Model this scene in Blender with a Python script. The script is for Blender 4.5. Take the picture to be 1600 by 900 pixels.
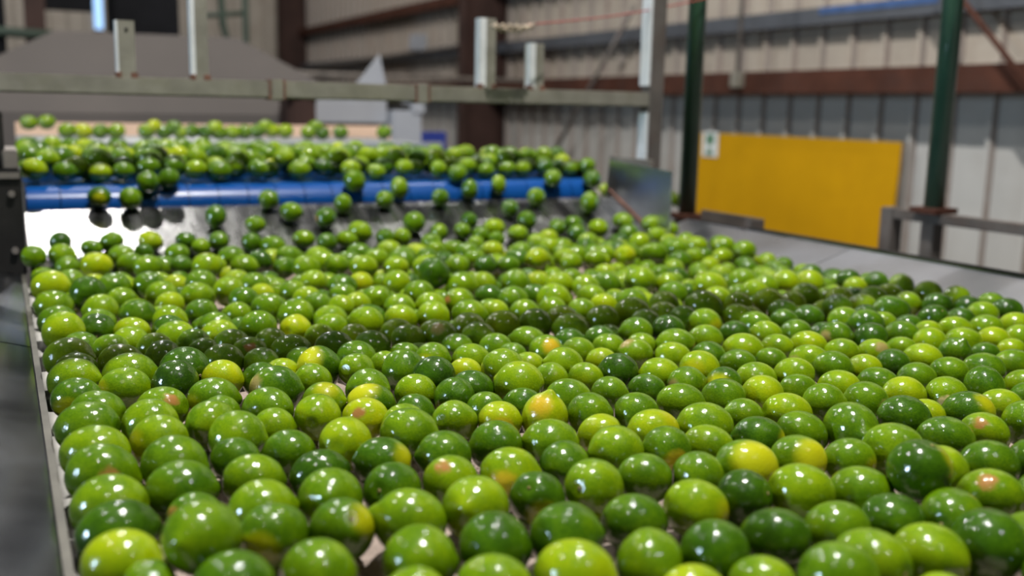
import bpy, bmesh, math, random
from mathutils import Vector, Matrix, Quaternion

# ---------------------------------------------------------------- clear
for o in list(bpy.data.objects):
    bpy.data.objects.remove(o, do_unlink=True)
SC = bpy.context.scene
COL = SC.collection
R_ = math.radians

# ---------------------------------------------------------------- camera
F_PX, CAM_H = 1576.0, 0.405
PSI, PITCH, ROLL = R_(26.9), R_(10.1), R_(1.2)
fw = Vector((math.sin(PSI)*math.cos(PITCH), math.cos(PSI)*math.cos(PITCH), -math.sin(PITCH)))
rt = Vector((math.cos(PSI), -math.sin(PSI), 0))
up = rt.cross(fw)
rt2 = rt*math.cos(ROLL) + up*math.sin(ROLL)
up2 = -rt*math.sin(ROLL) + up*math.cos(ROLL)
cd = bpy.data.cameras.new('camera'); cam = bpy.data.objects.new('camera', cd); COL.objects.link(cam)
cam.matrix_world = Matrix(((rt2.x, up2.x, -fw.x, 0), (rt2.y, up2.y, -fw.y, 0), (rt2.z, up2.z, -fw.z, CAM_H), (0, 0, 0, 1)))
cd.sensor_width = 36.0; cd.lens = 36.0*F_PX/1600.0
cd.clip_start = 0.02; cd.clip_end = 200
cd.dof.use_dof = True; cd.dof.focus_distance = 1.33; cd.dof.aperture_fstop = 2.7
SC.camera = cam

# ---------------------------------------------------------------- world, lights, exposure
w = bpy.data.worlds.new('world'); SC.world = w; w.use_nodes = True
bg = w.node_tree.nodes['Background']
bg.inputs[0].default_value = (0.90, 0.95, 1.0, 1); bg.inputs[1].default_value = 0.022

def lamp(name, loc, power, radius, col=(1, 0.97, 0.92)):
    l = bpy.data.lights.new(name, 'POINT'); l.energy = power; l.shadow_soft_size = radius; l.color = col
    o = bpy.data.objects.new(name, l); o.location = loc; COL.objects.link(o); return o
def area(name, loc, target, sx, sy, power, col):
    l = bpy.data.lights.new(name, 'AREA'); l.shape = 'RECTANGLE'; l.size = sx; l.size_y = sy; l.energy = power; l.color = col
    o = bpy.data.objects.new(name, l); o.location = loc; COL.objects.link(o)
    d = Vector(target) - Vector(loc); o.rotation_euler = d.to_track_quat('-Z', 'Y').to_euler(); return o
lamp('high_bay_lamp', (1.05, 1.15, 5.2), 2100, 0.085)
lamp('high_bay_lamp', (0.50, 6.7, 5.6), 440, 0.10)
lamp('high_bay_lamp', (-2.2, 3.4, 5.6), 170, 0.05)
lamp('high_bay_lamp', (3.2, 4.6, 5.4), 190, 0.05)
lamp('high_bay_lamp', (2.2, -2.2, 5.4), 170, 0.05)
lamp('high_bay_lamp', (-1.4, -1.0, 5.4), 110, 0.05)
lamp('high_bay_lamp', (1.5, 13.5, 6.0), 620, 0.12)
lamp('high_bay_lamp', (-3.0, 10.5, 6.0), 260, 0.10)
area('doorway_daylight', (-6.5, 1.2, 1.6), (0.6, 1.4, 0.1), 0.7, 1.4, 300, (0.62, 0.82, 1.0))

SC.view_settings.view_transform = 'Standard'; SC.view_settings.look = 'None'
SC.view_settings.gamma = 1.0; SC.view_settings.use_curve_mapping = False
SC.view_settings.exposure = 0.0
cy = SC.cycles
cy.use_denoising = True
cy.sample_clamp_indirect = 3.0; cy.sample_clamp_direct = 40.0
cy.max_bounces = 6; cy.diffuse_bounces = 3; cy.glossy_bounces = 3
cy.caustics_reflective = False; cy.caustics_refractive = False

# ---------------------------------------------------------------- helpers
def tag(o, label=None, cat=None, group=None, kind=None):
    if label: o['label'] = label
    if cat: o['category'] = cat
    if group: o['group'] = group
    if kind: o['kind'] = kind
    return o
def empty(name, loc, label=None, cat=None, group=None, kind=None):
    o = bpy.data.objects.new(name, None); o.empty_display_size = .05; o.location = loc; COL.objects.link(o)
    return tag(o, label, cat, group, kind)
def wloc(p):
    v = Vector((0, 0, 0))
    while p is not None:
        v += p.location; p = p.parent
    return v

class MB:
    """collects shapes in world coordinates; build() links them as one mesh object"""
    def __init__(s): s.bm = bmesh.new()
    def box(s, a, b, rot=0.0, bev=0.0):
        a, b = Vector(a), Vector(b); c = (a+b)/2; d = b-a
        m = Matrix.Translation(c) @ Matrix.Rotation(rot, 4, 'Z') @ Matrix.Diagonal((abs(d.x), abs(d.y), abs(d.z), 1))
        r = bmesh.ops.create_cube(s.bm, size=1, matrix=m)
        if bev:
            es = list({e for v in r['verts'] for e in v.link_edges})
            bmesh.ops.bevel(s.bm, geom=es, offset=bev, segments=2, affect='EDGES')
        return s
    def tube(s, pts, r, n=10, cap=True):
        pts = [Vector(p) for p in pts]; rings = []
        for i, p in enumerate(pts):
            t = (pts[min(i+1, len(pts)-1)] - pts[max(i-1, 0)]).normalized()
            q = t.to_track_quat('Z', 'Y')
            rings.append([s.bm.verts.new(p + q @ Vector((math.cos(6.2832*k/n)*r, math.sin(6.2832*k/n)*r, 0))) for k in range(n)])
        for a, b in zip(rings, rings[1:]):
            for k in range(n):
                f = s.bm.faces.new((a[k], a[(k+1) % n], b[(k+1) % n], b[k])); f.smooth = True
        if cap:
            s.bm.faces.new(list(reversed(rings[0]))); s.bm.faces.new(rings[-1])
        return s
    def prism(s, poly, ext):
        """closed polygon of 3D points extruded by the vector ext"""
        ext = Vector(ext)
        a = [s.bm.verts.new(Vector(p)) for p in poly]; b = [s.bm.verts.new(Vector(p)+ext) for p in poly]
        n = len(a)
        s.bm.faces.new(a); s.bm.faces.new(list(reversed(b)))
        for k in range(n): s.bm.faces.new((a[k], b[k], b[(k+1) % n], a[(k+1) % n]))
        return s
    def sheet(s, prof, ext, th):
        """open profile (list of points) extruded along ext, thickness th along its normals"""
        ext = Vector(ext); P = [Vector(p) for p in prof]; e = ext.normalized(); Q = []
        for i, p in enumerate(P):
            t = (P[min(i+1, len(P)-1)] - P[max(i-1, 0)]).normalized()
            Q.append(p + e.cross(t)*th)
        return s.prism(P + list(reversed(Q)), ext) if len(P) == 2 else s._strip(P, Q, ext)
    def _strip(s, P, Q, ext):
        mk = lambda L, d: [s.bm.verts.new(p+d) for p in L]
        z = Vector((0, 0, 0)); a, b, c, d = mk(P, z), mk(P, ext), mk(Q, z), mk(Q, ext)
        for k in range(len(P)-1):
            s.bm.faces.new((a[k], a[k+1], b[k+1], b[k])); s.bm.faces.new((c[k], d[k], d[k+1], c[k+1]))
            s.bm.faces.new((a[k], c[k], c[k+1], a[k+1])); s.bm.faces.new((b[k], b[k+1], d[k+1], d[k]))
        s.bm.faces.new((a[0], b[0], d[0], c[0])); s.bm.faces.new((a[-1], c[-1], d[-1], b[-1]))
        return s
    def build(s, name, m, parent=None, label=None, smooth=False):
        bmesh.ops.recalc_face_normals(s.bm, faces=s.bm.faces[:])
        me = bpy.data.meshes.new(name)
        off = wloc(parent) if parent else Vector((0, 0, 0))
        if parent is None:
            vs = [v.co for v in s.bm.verts]
            off = Vector(((min(v.x for v in vs)+max(v.x for v in vs))/2, (min(v.y for v in vs)+max(v.y for v in vs))/2, min(v.z for v in vs)))
        bmesh.ops.translate(s.bm, verts=s.bm.verts[:], vec=-off)
        if smooth:
            for f in s.bm.faces: f.smooth = True
        s.bm.to_mesh(me); s.bm.free(); me.materials.append(m)
        o = bpy.data.objects.new(name, me); COL.objects.link(o)
        if parent: o.parent = parent
        else: o.location = off
        if label: o['label'] = label
        return o

# ---------------------------------------------------------------- materials
def mat(name, col, rough=.5, metal=0., var=.12, vscale=6., bump=0., bscale=40., dirt=None, dirt_amt=.5, dscale=3., coat=0., spec=.5, stretch=(1, 1, 1), rvar=0.):
    m = bpy.data.materials.new(name); m.use_nodes = True; t = m.node_tree; N, L = t.nodes, t.links
    b = N['Principled BSDF']; b.inputs['Roughness'].default_value = rough; b.inputs['Metallic'].default_value = metal
    b.inputs['Specular IOR Level'].default_value = spec; b.inputs['Coat Weight'].default_value = coat; b.inputs['Coat Roughness'].default_value = .08
    tc = N.new('ShaderNodeTexCoord'); mp = N.new('ShaderNodeMapping'); mp.inputs['Scale'].default_value = stretch
    L.new(tc.outputs['Object'], mp.inputs[0])
    n1 = N.new('ShaderNodeTexNoise'); n1.inputs['Scale'].default_value = vscale; n1.inputs['Detail'].default_value = 6
    L.new(mp.outputs[0], n1.inputs[0])
    r = N.new('ShaderNodeValToRGB'); e = r.color_ramp.elements
    e[0].position = .3; e[1].position = .72
    e[0].color = (*[c*(1-var) for c in col], 1); e[1].color = (*[min(1, c*(1+var)) for c in col], 1)
    L.new(n1.outputs['Fac'], r.inputs[0]); out = r.outputs[0]
    if dirt:
        n2 = N.new('ShaderNodeTexNoise'); n2.inputs['Scale'].default_value = dscale; n2.inputs['Detail'].default_value = 9; n2.inputs['Roughness'].default_value = .7
        L.new(mp.outputs[0], n2.inputs[0])
        rr = N.new('ShaderNodeMapRange'); rr.inputs[1].default_value = .5; rr.inputs[2].default_value = .68; rr.inputs[3].default_value = 0; rr.inputs[4].default_value = dirt_amt
        L.new(n2.outputs['Fac'], rr.inputs[0])
        mx = N.new('ShaderNodeMix'); mx.data_type = 'RGBA'; mx.inputs['B'].default_value = (*dirt, 1)
        L.new(rr.outputs[0], mx.inputs['Factor']); L.new(out, mx.inputs['A']); out = mx.outputs['Result']
    L.new(out, b.inputs['Base Color'])
    if rvar:
        n4 = N.new('ShaderNodeTexNoise'); n4.inputs['Scale'].default_value = vscale*.7; n4.inputs['Detail'].default_value = 8; L.new(mp.outputs[0], n4.inputs[0])
        m4 = N.new('ShaderNodeMapRange'); m4.inputs[1].default_value = .3; m4.inputs[2].default_value = .7; m4.inputs[3].default_value = max(.02, rough-rvar); m4.inputs[4].default_value = rough+rvar
        L.new(n4.outputs['Fac'], m4.inputs[0]); L.new(m4.outputs[0], b.inputs['Roughness'])
    if bump:
        n3 = N.new('ShaderNodeTexNoise'); n3.inputs['Scale'].default_value = bscale; n3.inputs['Detail'].default_value = 4
        L.new(mp.outputs[0], n3.inputs[0]); bp = N.new('ShaderNodeBump'); bp.inputs['Strength'].default_value = bump; bp.inputs['Distance'].default_value = .01
        L.new(n3.outputs['Fac'], bp.inputs['Height']); L.new(bp.outputs[0], b.inputs['Normal'])
    return m
def emit(name, col, s):
    m = bpy.data.materials.new(name); m.use_nodes = True; N = m.node_tree.nodes; b = N['Principled BSDF']
    b.inputs['Base Color'].default_value = (*col, 1); b.inputs['Emission Color'].default_value = (*col, 1); b.inputs['Emission Strength'].default_value = s
    return m
M = {
 'floor': mat('concrete', (.16, .15, .14), .8, bump=.3, var=.25, vscale=2),
 'tan': mat('tan_sheet_metal', (.36, .315, .265), .5, var=.10, vscale=1.5, dirt=(.22, .15, .10), dirt_amt=.35, dscale=2.2),
 'pale': mat('pale_sheet_metal', (.40, .395, .38), .5, var=.07, vscale=1.5, dirt=(.26, .22, .19), dirt_amt=.25, dscale=2.),
 'rib_shade_rust': mat('rusty_rib_painted_shade', (.24, .205, .185), .6, var=.2, vscale=3, dirt=(.13, .08, .06), dirt_amt=.6),  # darker brown tone combines rust with the painted shade of the rib sides
 'rust': mat('rusty_primer', (.058, .022, .014), .75, spec=.15, var=.35, vscale=5, dirt=(.05, .025, .02), dirt_amt=.7),
 'brown': mat('dark_brown_primer', (.040, .021, .017), .7, spec=.2, var=.3, vscale=3),
 'grey_girt': mat('grey_girt_paint', (.062, .068, .08), .5, var=.2, vscale=4),
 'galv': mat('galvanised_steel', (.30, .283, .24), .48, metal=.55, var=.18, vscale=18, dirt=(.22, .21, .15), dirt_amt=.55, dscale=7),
 'galv_lit': mat('zinc_steel_painted_lit', (.56, .57, .58), .5, metal=.0, var=.12, vscale=18),  # galvanised steel made paler, carrying side daylight in its colour
 'rust_weld': mat('rusty_weld', (.12, .05, .03), .8, var=.4, vscale=30, bump=.4, bscale=120),
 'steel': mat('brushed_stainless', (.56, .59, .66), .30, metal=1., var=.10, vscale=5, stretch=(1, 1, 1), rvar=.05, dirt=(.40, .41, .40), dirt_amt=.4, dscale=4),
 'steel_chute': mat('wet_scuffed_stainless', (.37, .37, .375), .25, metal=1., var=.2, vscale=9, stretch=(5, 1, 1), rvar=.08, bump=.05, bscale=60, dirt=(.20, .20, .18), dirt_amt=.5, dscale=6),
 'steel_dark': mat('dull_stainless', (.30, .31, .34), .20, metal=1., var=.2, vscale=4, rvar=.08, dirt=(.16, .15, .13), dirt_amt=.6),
 'lip': mat('worn_steel_lip', (.085, .08, .066), .45, metal=.6, var=.3, vscale=20),
 'film': mat('green_wet_film', (.10, .12, .035), .12, var=.4, vscale=30, coat=1.),
 'black': mat('grimy_black_steel', (.014, .013, .012), .6, spec=.25, var=.5, vscale=9, dirt=(.04, .032, .026), dirt_amt=.5, dscale=9),
 'soot': mat('matte_black_sheet', (.005, .005, .006), .8, spec=.1, var=.3, vscale=4),
 'taupe': mat('grimy_taupe_steel', (.16, .14, .125), .6, var=.3, vscale=9),
 'blue': mat('blue_plastic', (.002, .048, .205), .28, spec=.3, var=.10, vscale=8),
 'bristle': mat('white_brush_bristle', (.30, .235, .20), .85, var=.22, vscale=60, bump=.6, bscale=220),
 'green': mat('dark_green_paint', (.030, .085, .055), .36, var=.18, vscale=7, coat=.3),
 'green_dull': mat('dull_green_paint', (.035, .05, .038), .6, spec=.2, var=.2, vscale=7),
 'rail': mat('weathered_brown_steel', (.13, .115, .105), .5, metal=.4, var=.3, vscale=8, dirt=(.10, .05, .035), dirt_amt=.5),
 'yellow': mat('yellow_painted_board', (.44, .232, .001), .5, spec=.2, var=.08, vscale=2.2, dirt=(.36, .175, .002), dirt_amt=.35, dscale=2.),
 'white': mat('white_plastic', (.62, .64, .64), .5, var=.05),
 'collar': mat('worn_white_collar', (.34, .33, .31), .6, var=.2, vscale=30),
 'sign_green': mat('green_print', (.06, .17, .09), .6, var=.2, vscale=30),
 'hood': mat('matte_grey_hood', (.085, .075, .070), .8, spec=.12, var=.09, vscale=1.3, dirt=(.115, .098, .088), dirt_amt=.35, dscale=1.4),
 'hood_light': mat('pale_blue_grey_sheet', (.27, .28, .31), .6, var=.06),
 'tanwood': mat('tan_side_board', (.58, .40, .29), .7, var=.15, vscale=5, stretch=(1, 8, 8)),
 'roller': mat('grey_roller_steel', (.30, .32, .335), .4, metal=.4, var=.12, vscale=10),
 'blue_sign': mat('deep_blue_panel', (.012, .028, .20), .5, var=.06),
 'blue_sheen_strip': mat('blue_sheen_strip', (.04, .085, .21), .5, var=.2, vscale=8),  # colour of skylight mirrored on the girt
 'red': mat('red_twine', (.27, .035, .03), .7, var=.15, vscale=60),
 'rope': mat('frayed_pale_rope', (.36, .29, .22), .9, var=.3, vscale=120),
 'day': emit('daylight_slit', (.34, .58, .95), 1.1),
}

# ---------------------------------------------------------------- setting
FZ = -1.0
tag(MB().box((-14, -8, FZ-.1), (5.75, 24, FZ)).build('floor', M['floor']), kind='structure')

# corrugated side wall: each sheet a piece of its own, two courses, ribs folded into the sheet
XW = 5.5
wall = empty('wall_right', (XW, 8, FZ), 'pale ribbed sheet metal wall behind the yellow board', 'wall', kind='structure')
def sheet_mesh(x, y0, z0, z1, n=3, pitch=.305, s=1, flip=False):
    prof = []
    for k in range(n):
        y = k*pitch
        prof += [(y, 0), (y+pitch*.80, 0), (y+pitch*.84, -.045), (y+pitch*.93, -.045), (y+pitch*.97, 0)]
    prof.append((n*pitch-.004, 0))
    if flip: return MB().sheet([(x+p[0], y0+p[1], z0) for p in prof], (0, 0, z1-z0), .002)
    return MB().sheet([(x+p[1], y0+p[0], z0) for p in prof], (0, 0, z1-z0), .002)
def panel_row(parent, x, ys, z0, z1, m, flip=False):
    first = None
    for y in ys:
        if first is None:
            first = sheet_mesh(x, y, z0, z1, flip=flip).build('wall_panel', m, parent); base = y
            first.data.materials.append(M['rib_shade_rust'])
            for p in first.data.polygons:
                if p.normal.y < -.5 and abs(p.normal.x) > .2: p.material_index = 1  # one side of each rib gets the darker tone: rust plus painted shade
        else:
            c = first.copy(); COL.objects.link(c); c.parent = parent
            c.location = (y-base, 0, 0) if flip else (0, y-base, 0)
ys = [2.2+.915*k for k in range(21)]
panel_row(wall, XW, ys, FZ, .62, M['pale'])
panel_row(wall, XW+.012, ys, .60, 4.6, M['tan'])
def girt(z0, z1, m, d=.2, y0=1.0, y1=21.3):
    MB().box((XW-d, y0, z1-.012), (XW-.036, y1, z1)).box((XW-d, y0, z0), (XW-d+.012, y1, z1-.012)).box((XW-d+.012, y0, z0), (XW-.10, y1, z0+.012)).build('girt', m, wall)
girt(.555, .72, M['rust'], .30); girt(1.05, 1.17, M['grey_girt'], .13); girt(1.70, 1.83, M['rust'], .18); girt(2.9, 3.05, M['rust'], .28)
MB().box((XW-.136, 4.7, 1.12), (XW-.132, 5.75, 1.168)).build('blue_sheen_strip', M['blue_sheen_strip'], wall, 'blue strip painting a skylight sheen on the upper girt')  # strip added to paint a blue skylight reflection on the girt
back = empty('wall_back', (-2, 21.2, FZ), 'tan ribbed end wall far behind the grey hood', 'wall', kind='structure')
panel_row(back, 0, [0], FZ, .5, M['tan'], True) if False else None
xs = [-6.0+.915*k for k in range(13)]
for z0, z1 in ((FZ, 5.0),):
    first = None
    for x in xs:
        if first is None: first = sheet_mesh(x, 21.2, z0, z1, flip=True).build('wall_panel', M['tan'], back)
        else:
            c = first.copy(); COL.objects.link(c); c.parent = back; c.location = (x-xs[0], 0, 0)
# steel columns (I section, web square to the wall)
def column(y, label):
    o = MB().box((4.93, y-.10, FZ), (4.945, y+.10, 5)).box((4.945, y-.006, FZ), (5.44, y+.006, 5)).box((5.44, y-.10, FZ), (5.46, y+.10, 5))
    return tag(o.build('steel_column', M['brown']), label, 'column', kind='structure')
column(11.15, 'dark brown steel column rising behind the belt, beside the electrical box')
column(19.9, 'dark brown steel column in the far corner by the grey hood')
# narrow daylight gap on the end wall
win = empty('window_1', (1.82, 21.1, 1.6), 'narrow slit of blue daylight beside the black bin', 'window', kind='structure')
MB().box((1.745, 21.12, 1.72), (1.90, 21.135, 2.7), bev=.004).build('pane', M['day'], win)
MB().box((1.72, 21.11, 1.69), (1.745, 21.15, 2.73)).box((1.90, 21.11, 1.69), (1.925, 21.15, 2.73)).box((1.745, 21.11, 1.69), (1.90, 21.15, 1.72)).build('frame', M['taupe'], win)

# wall fittings
t = empty('conduit', (5.42, 6.38, .5), 'thin grey vertical conduit with junction box on the ribbed wall', 'pipe')
MB().tube([(5.17, 6.38, .72), (5.17, 6.38, 3.2)], .016, 8).build('pipe', M['taupe'], t)
MB().box((5.13, 6.33, .60), (5.198, 6.43, .72), bev=.006).build('junction_box', M['galv'], t)
t = empty('electrical_box', (5.3, 13.4, 1.02), 'small grey electrical box on the wall beside the brown column', 'box')
MB().box((5.16, 13.25, 1.16), (5.34, 13.45, 1.38), bev=.01).build('enclosure', M['hood_light'], t)
MB().box((5.145, 13.26, 1.17), (5.16, 13.44, 1.37), bev=.004).build('cover', M['hood_light'], t)
tag(MB().tube([(5.31, 21.0, 1.02), (5.31, 13.6, 1.16), (5.31, 11.3, 1.2)], .03, 8).build('wall_pipe', M['taupe']), 'long grey pipe run along the wall behind the hood', 'pipe')
tag(MB().tube([(5.12, 7.80, 1.32), (5.12, 9.45, -.28)], .020, 8).build('brace_rod', M['rail']), 'brown diagonal brace rod against the wall behind the zinc upright', 'rod')
tag(MB().tube([(5.12, 4.52, 1.30), (5.12, 3.64, .42)], .018, 8).build('brace_rod', M['rust']), 'rusty diagonal brace rod above the guard rail, beside second green post', 'rod')

# yellow board with sign
t = empty('yellow_board', (5.36, 6.0, FZ), 'large yellow painted board leaning on the ribbed wall', 'board')
MB().prism([(5.30, 4.90, FZ), (5.30, 7.08, FZ), (5.375, 7.08, .235), (5.375, 4.90, .235)], (.022, 0, 0)).build('panel', M['yellow'], t)
MB().box((5.385, 4.885, FZ), (5.415, 4.905, .236)).build('edge_strip', M['taupe'], t)
t = empty('safety_sign', (5.34, 6.93, .0), 'small white sign with green print on the yellow board corner', 'sign')
MB().box((5.352, 6.82, .035), (5.362, 7.02, .245), bev=.003).build('plate', M['white'], t)
g = MB()
g.box((5.348, 6.87, .14), (5.352, 6.965, .225)); g.box((5.348, 6.875, .055), (5.352, 6.96, .10))
g.build('print', M['sign_green'], t)

# ---------------------------------------------------------------- trough
BW = 1.80
tr = empty('sorting_trough', (.9, 1.4, FZ), 'steel trough around the brush bed full of limes', 'trough')
def wall_plate(pts, y0, y1, m, name='side_plate', th=.003, label=None):
    return MB().sheet([(p[0], y0, p[1]) for p in pts], (0, y1-y0, 0), th).build(name, m, tr, label)
# dark wall (folded), two lengths with a butt joint
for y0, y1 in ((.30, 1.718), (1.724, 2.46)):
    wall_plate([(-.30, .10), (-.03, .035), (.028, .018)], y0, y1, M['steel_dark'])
MB().box((.026, .30, -.028), (.034, 2.46, .0215)).build('lip', M['lip'], tr, 'worn brownish edge along the dark plate')
# flared far wall
ys2 = (.30, 1.30, 1.93, 2.64)
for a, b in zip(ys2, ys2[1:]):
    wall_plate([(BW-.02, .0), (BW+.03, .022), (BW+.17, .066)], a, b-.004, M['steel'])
MB().box((BW+.165, .30, .054), (BW+.178, 2.64, .069)).build('rim', M['steel_dark'], tr, 'folded steel rim')
MB().box((BW+.179, 1.2, .04), (BW+.19, 2.35, .072)).build('edge_strip', M['black'], tr, 'dark rubber edge')
MB().box((-.05, .30, -.16), (BW+.02, 2.46, -.14)).build('pan', M['steel_dark'], tr)
for x, y in ((.0, .4), (1.85, .4), (.0, 2.35), (1.85, 2.35)):
    MB().box((x-.03, y-.03, FZ), (x+.03, y+.03, -.14)).build('leg', M['rail'], tr)
# brush rollers
bb = empty('brush_bed', (.9, 1.4, -.12), 'bed of white bristle rollers beneath the limes', 'conveyor')
r0 = None
for k in range(19):
    y = .42+.11*k
    if r0 is None:
        mb = MB(); n = 18; m = 44; rings = []
        for i in range(m+1):
            x = .050+(BW-.07)*i/m; rr = .050+(.0035 if i % 2 else 0)
            rings.append([mb.bm.verts.new((x, y+math.cos(6.2832*q/n)*rr, -.053+math.sin(6.2832*q/n)*rr)) for q in range(n)])
        for a, b in zip(rings, rings[1:]):
            for q in range(n): mb.bm.faces.new((a[q], a[(q+1) % n], b[(q+1) % n], b[q]))
        mb.bm.faces.new(rings[0]); mb.bm.faces.new(rings[-1])
        r0 = mb.build('brush_roller', M['bristle'], bb)
        k0 = MB().tube([(.0355, y, -.053), (.050, y, -.053)], .051, 18).build('end_collar', M['collar'], bb)
    else:
        c = r0.copy(); COL.objects.link(c); c.parent = bb; c.location = (0, .11*k, 0)
        c = k0.copy(); COL.objects.link(c); c.parent = bb; c.location = (0, .11*k, 0)

# ---------------------------------------------------------------- infeed: blue belt, chute
inf = empty('infeed_belt', (.87, 3.3, FZ), 'bright blue modular belt feeding limes onto the chute', 'conveyor')
NY, NZ, NR, BZ = 2.76, .14, .05, .19
bx0, bx1 = .05, 1.655
nm = 21; wd = (bx1-bx0)/nm; m0 = None
for k in range(nm):
    if m0 is None:
        prof = [(y, BZ) for y in (3.02, 2.93, 2.84)]
        prof += [(NY-math.sin(a)*NR, NZ+math.cos(a)*NR) for a in [R_(q) for q in range(0, 181, 12)]]
        mb = MB().sheet([(bx0+.0012, p[0], p[1]) for p in prof], (wd-.0024, 0, 0), .006)
        bmesh.ops.bevel(mb.bm, geom=[e for e in mb.bm.edges if e.calc_face_angle(0) > 1.2], offset=.0012, segments=1, affect='EDGES')
        m0 = mb.build('belt_module', M['blue'], inf)
    else:
        c = m0.copy(); COL.objects.link(c); c.parent = inf; c.location = (wd*k, 0, 0)
MB().box((bx0, 3.02, BZ-.006), (bx1, 3.69, BZ)).build('belt_top', M['blue'], inf)
MB().tube([(bx0, NY, NZ), (bx1, NY, NZ)], .042, 20).build('nose_roller', M['black'], inf)
MB().box((bx0, 2.84, .0), (bx1, 3.66, .17)).build('bed_frame', M['taupe'], inf)
MB().box((bx0+.02, 3.0, FZ), (bx0+.08, 3.06, .0)).build('leg', M['rail'], inf)
MB().box((bx1-.08, 3.0, FZ), (bx1-.02, 3.06, .0)).build('leg', M['rail'], inf)
MB().box((bx0+.02, 3.56, FZ), (bx0+.08, 3.62, .0)).build('leg', M['rail'], inf)
MB().box((bx1-.08, 3.56, FZ), (bx1-.02, 3.62, .0)).build('leg', M['rail'], inf)
MB().box((1.664, 2.78, .10), (1.674, 3.35, .235)).build('side_guard', M['steel_dark'], inf)
MB().tube([(1.67, 2.735, .135), (1.69, 2.735, .135)], .02, 12).build('shaft_end', M['galv'], inf)

ch = empty('chute', (.87, 2.55, .0), 'stainless steel chute sloping from the blue belt to the brush bed', 'chute')
MB().sheet([(.045, 2.700, .1385), (.045, 2.69, .1365), (.045, 2.42, .0165), (.045, 2.40, .012)], (1.70, 0, 0), .003).build('slide_plate', M['steel_chute'], ch)
MB().prism([(1.725, 2.40, .02), (1.725, 2.56, .055), (1.725, 2.75, .145), (1.725, 2.735, .25), (1.725, 2.40, .235)], (.004, 0, 0)).build('side_plate', M['steel'], ch, 'upright steel side plate')
MB().prism([(1.719, 2.42, .020), (1.719, 2.73, .153), (1.719, 2.73, .160), (1.719, 2.42, .027)], (.006, 0, 0)).build('weld_seam', M['rust_weld'], ch, 'rusty seam')
MB().box((1.729, 2.52, .235), (1.745, 2.74, .262)).build('bracket', M['taupe'], ch)

# dark machine frame at the left of the belt
t = empty('machine_side_frame', (-.03, 2.62, FZ), 'grimy black machine side frame at the end of the belt', 'frame')
MB().box((-.30, 2.56, .0), (.040, 2.80, .245), bev=.004).build('cheek_plate', M['black'], t)
MB().box((.004, 2.57, .245), (.036, 2.80, .288), bev=.003).build('cap', M['taupe'], t)
MB().box((-.28, 2.585, .245), (.010, 2.62, .375), bev=.003).build('upright', M['black'], t)
MB().box((-.2, 2.555, .225), (.037, 2.561, .238)).build('strip', M['taupe'], t)
for z in (.06, .19): MB().tube([(.018, 2.553, z), (.018, 2.561, z)], .008, 6).build('bolt', M['taupe'], t)
MB().box((-.28, 2.6, FZ), (-.20, 2.68, 0)).build('leg', M['black'], t)

# ---------------------------------------------------------------- cross bar over the chute
cb = empty('crossbar_frame', (1.85, 2.7, FZ), 'galvanised crossbar on a zinc upright spanning over the chute', 'frame')
def sq(y, z, x0, x1, s=.046):
    return MB().box((x0, y-s/2, z-s/2), (x1, y+s/2, z+s/2), bev=.004)
sq(2.7, .441, -.75, 1.83).build('crossbar', M['galv'], cb)
MB().box((1.826, 2.675, FZ), (1.832, 2.725, 1.6)).box((1.832, 2.672, FZ), (1.876, 2.678, 1.6)).build('upright', M['rail'], cb)
MB().box((1.8195, 2.676, FZ), (1.8262, 2.726, .40)).box((1.8195, 2.676, .485), (1.8262, 2.726, 1.6)).build('upright_face', M['galv_lit'], cb, 'zinc face of the upright painted pale as if lit')  # paler face paints in the daylight falling on this side
MB().box((-.78, 2.67, FZ), (-.72, 2.73, .47)).build('upright', M['rail'], cb)
for x in (.642, 1.05):
    MB().box((x, 2.672, .413), (x+.032, 2.728, .468), bev=.003).build('sleeve', M['galv'], cb)
    for xw in (x-.006, x+.032): MB().box((xw, 2.674, .415), (xw+.006, 2.726, .467)).build('weld', M['rust_weld'], cb)
def channel(x, z1, w_=.042, hole=False, pale=.008):
    f = MB().box((x+pale, 2.682, .464), (x+w_, 2.688, z1))
    f.box((x+w_-.004, 2.688, .464), (x+w_, 2.712, z1))
    o = f.build('post', M['galv'], cb)
    MB().box((x, 2.682, .466), (x+pale, 2.716, z1)).build('flange', M['galv_lit'], o, 'flange of the post painted pale as if lit')  # flange colour lightened to stand in for daylight from the side
    MB().box((x-.003, 2.679, .460), (x+.010, 2.70, .474)).build('weld', M['rust_weld'], o)
    MB().box((x+w_-.012, 2.679, .460), (x+w_+.004, 2.70, .474)).build('weld', M['rust_weld'], o)
    if hole:
        MB().tube([(x+.025, 2.6805, z1-.022), (x+.025, 2.6815, z1-.022)], .0045, 10).build('bolt_hole', M['black'], o)
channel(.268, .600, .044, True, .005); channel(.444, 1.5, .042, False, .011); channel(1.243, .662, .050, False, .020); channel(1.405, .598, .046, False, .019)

cb.location = (1.85*1.02, 2.755, FZ); cb.scale = (1.02, 1, 1)
t = empty('red_twine', (1.3, 2.68, .63), 'red twine tied with frayed rope from post to green post', 'string')
rp = []
for k in range(29):
    s = k/28; rp.append((1.275+.135*s, 2.672+.006*math.cos(k*1.9), .632+.012*s+.006*math.sin(k*1.9)-.012*math.sin(3.14*s)))
MB().tube(rp, .0045, 6).build('rope_end', M['rope'], t)
rp2 = [(1.285+.12*k/20, 2.668+.006*math.sin(k*1.7), .638+.004*math.cos(k*1.7)) for k in range(21)]
MB().tube(rp2, .0035, 6).build('rope_strand', M['rope'], t)
MB().tube([(1.39+(2.11-1.39)*k/16, 2.675+.105*k/16, .645+.130*k/16-.012*math.sin(3.14*k/16)) for k in range(17)], .0025, 6).build('twine', M['red'], t)

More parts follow.
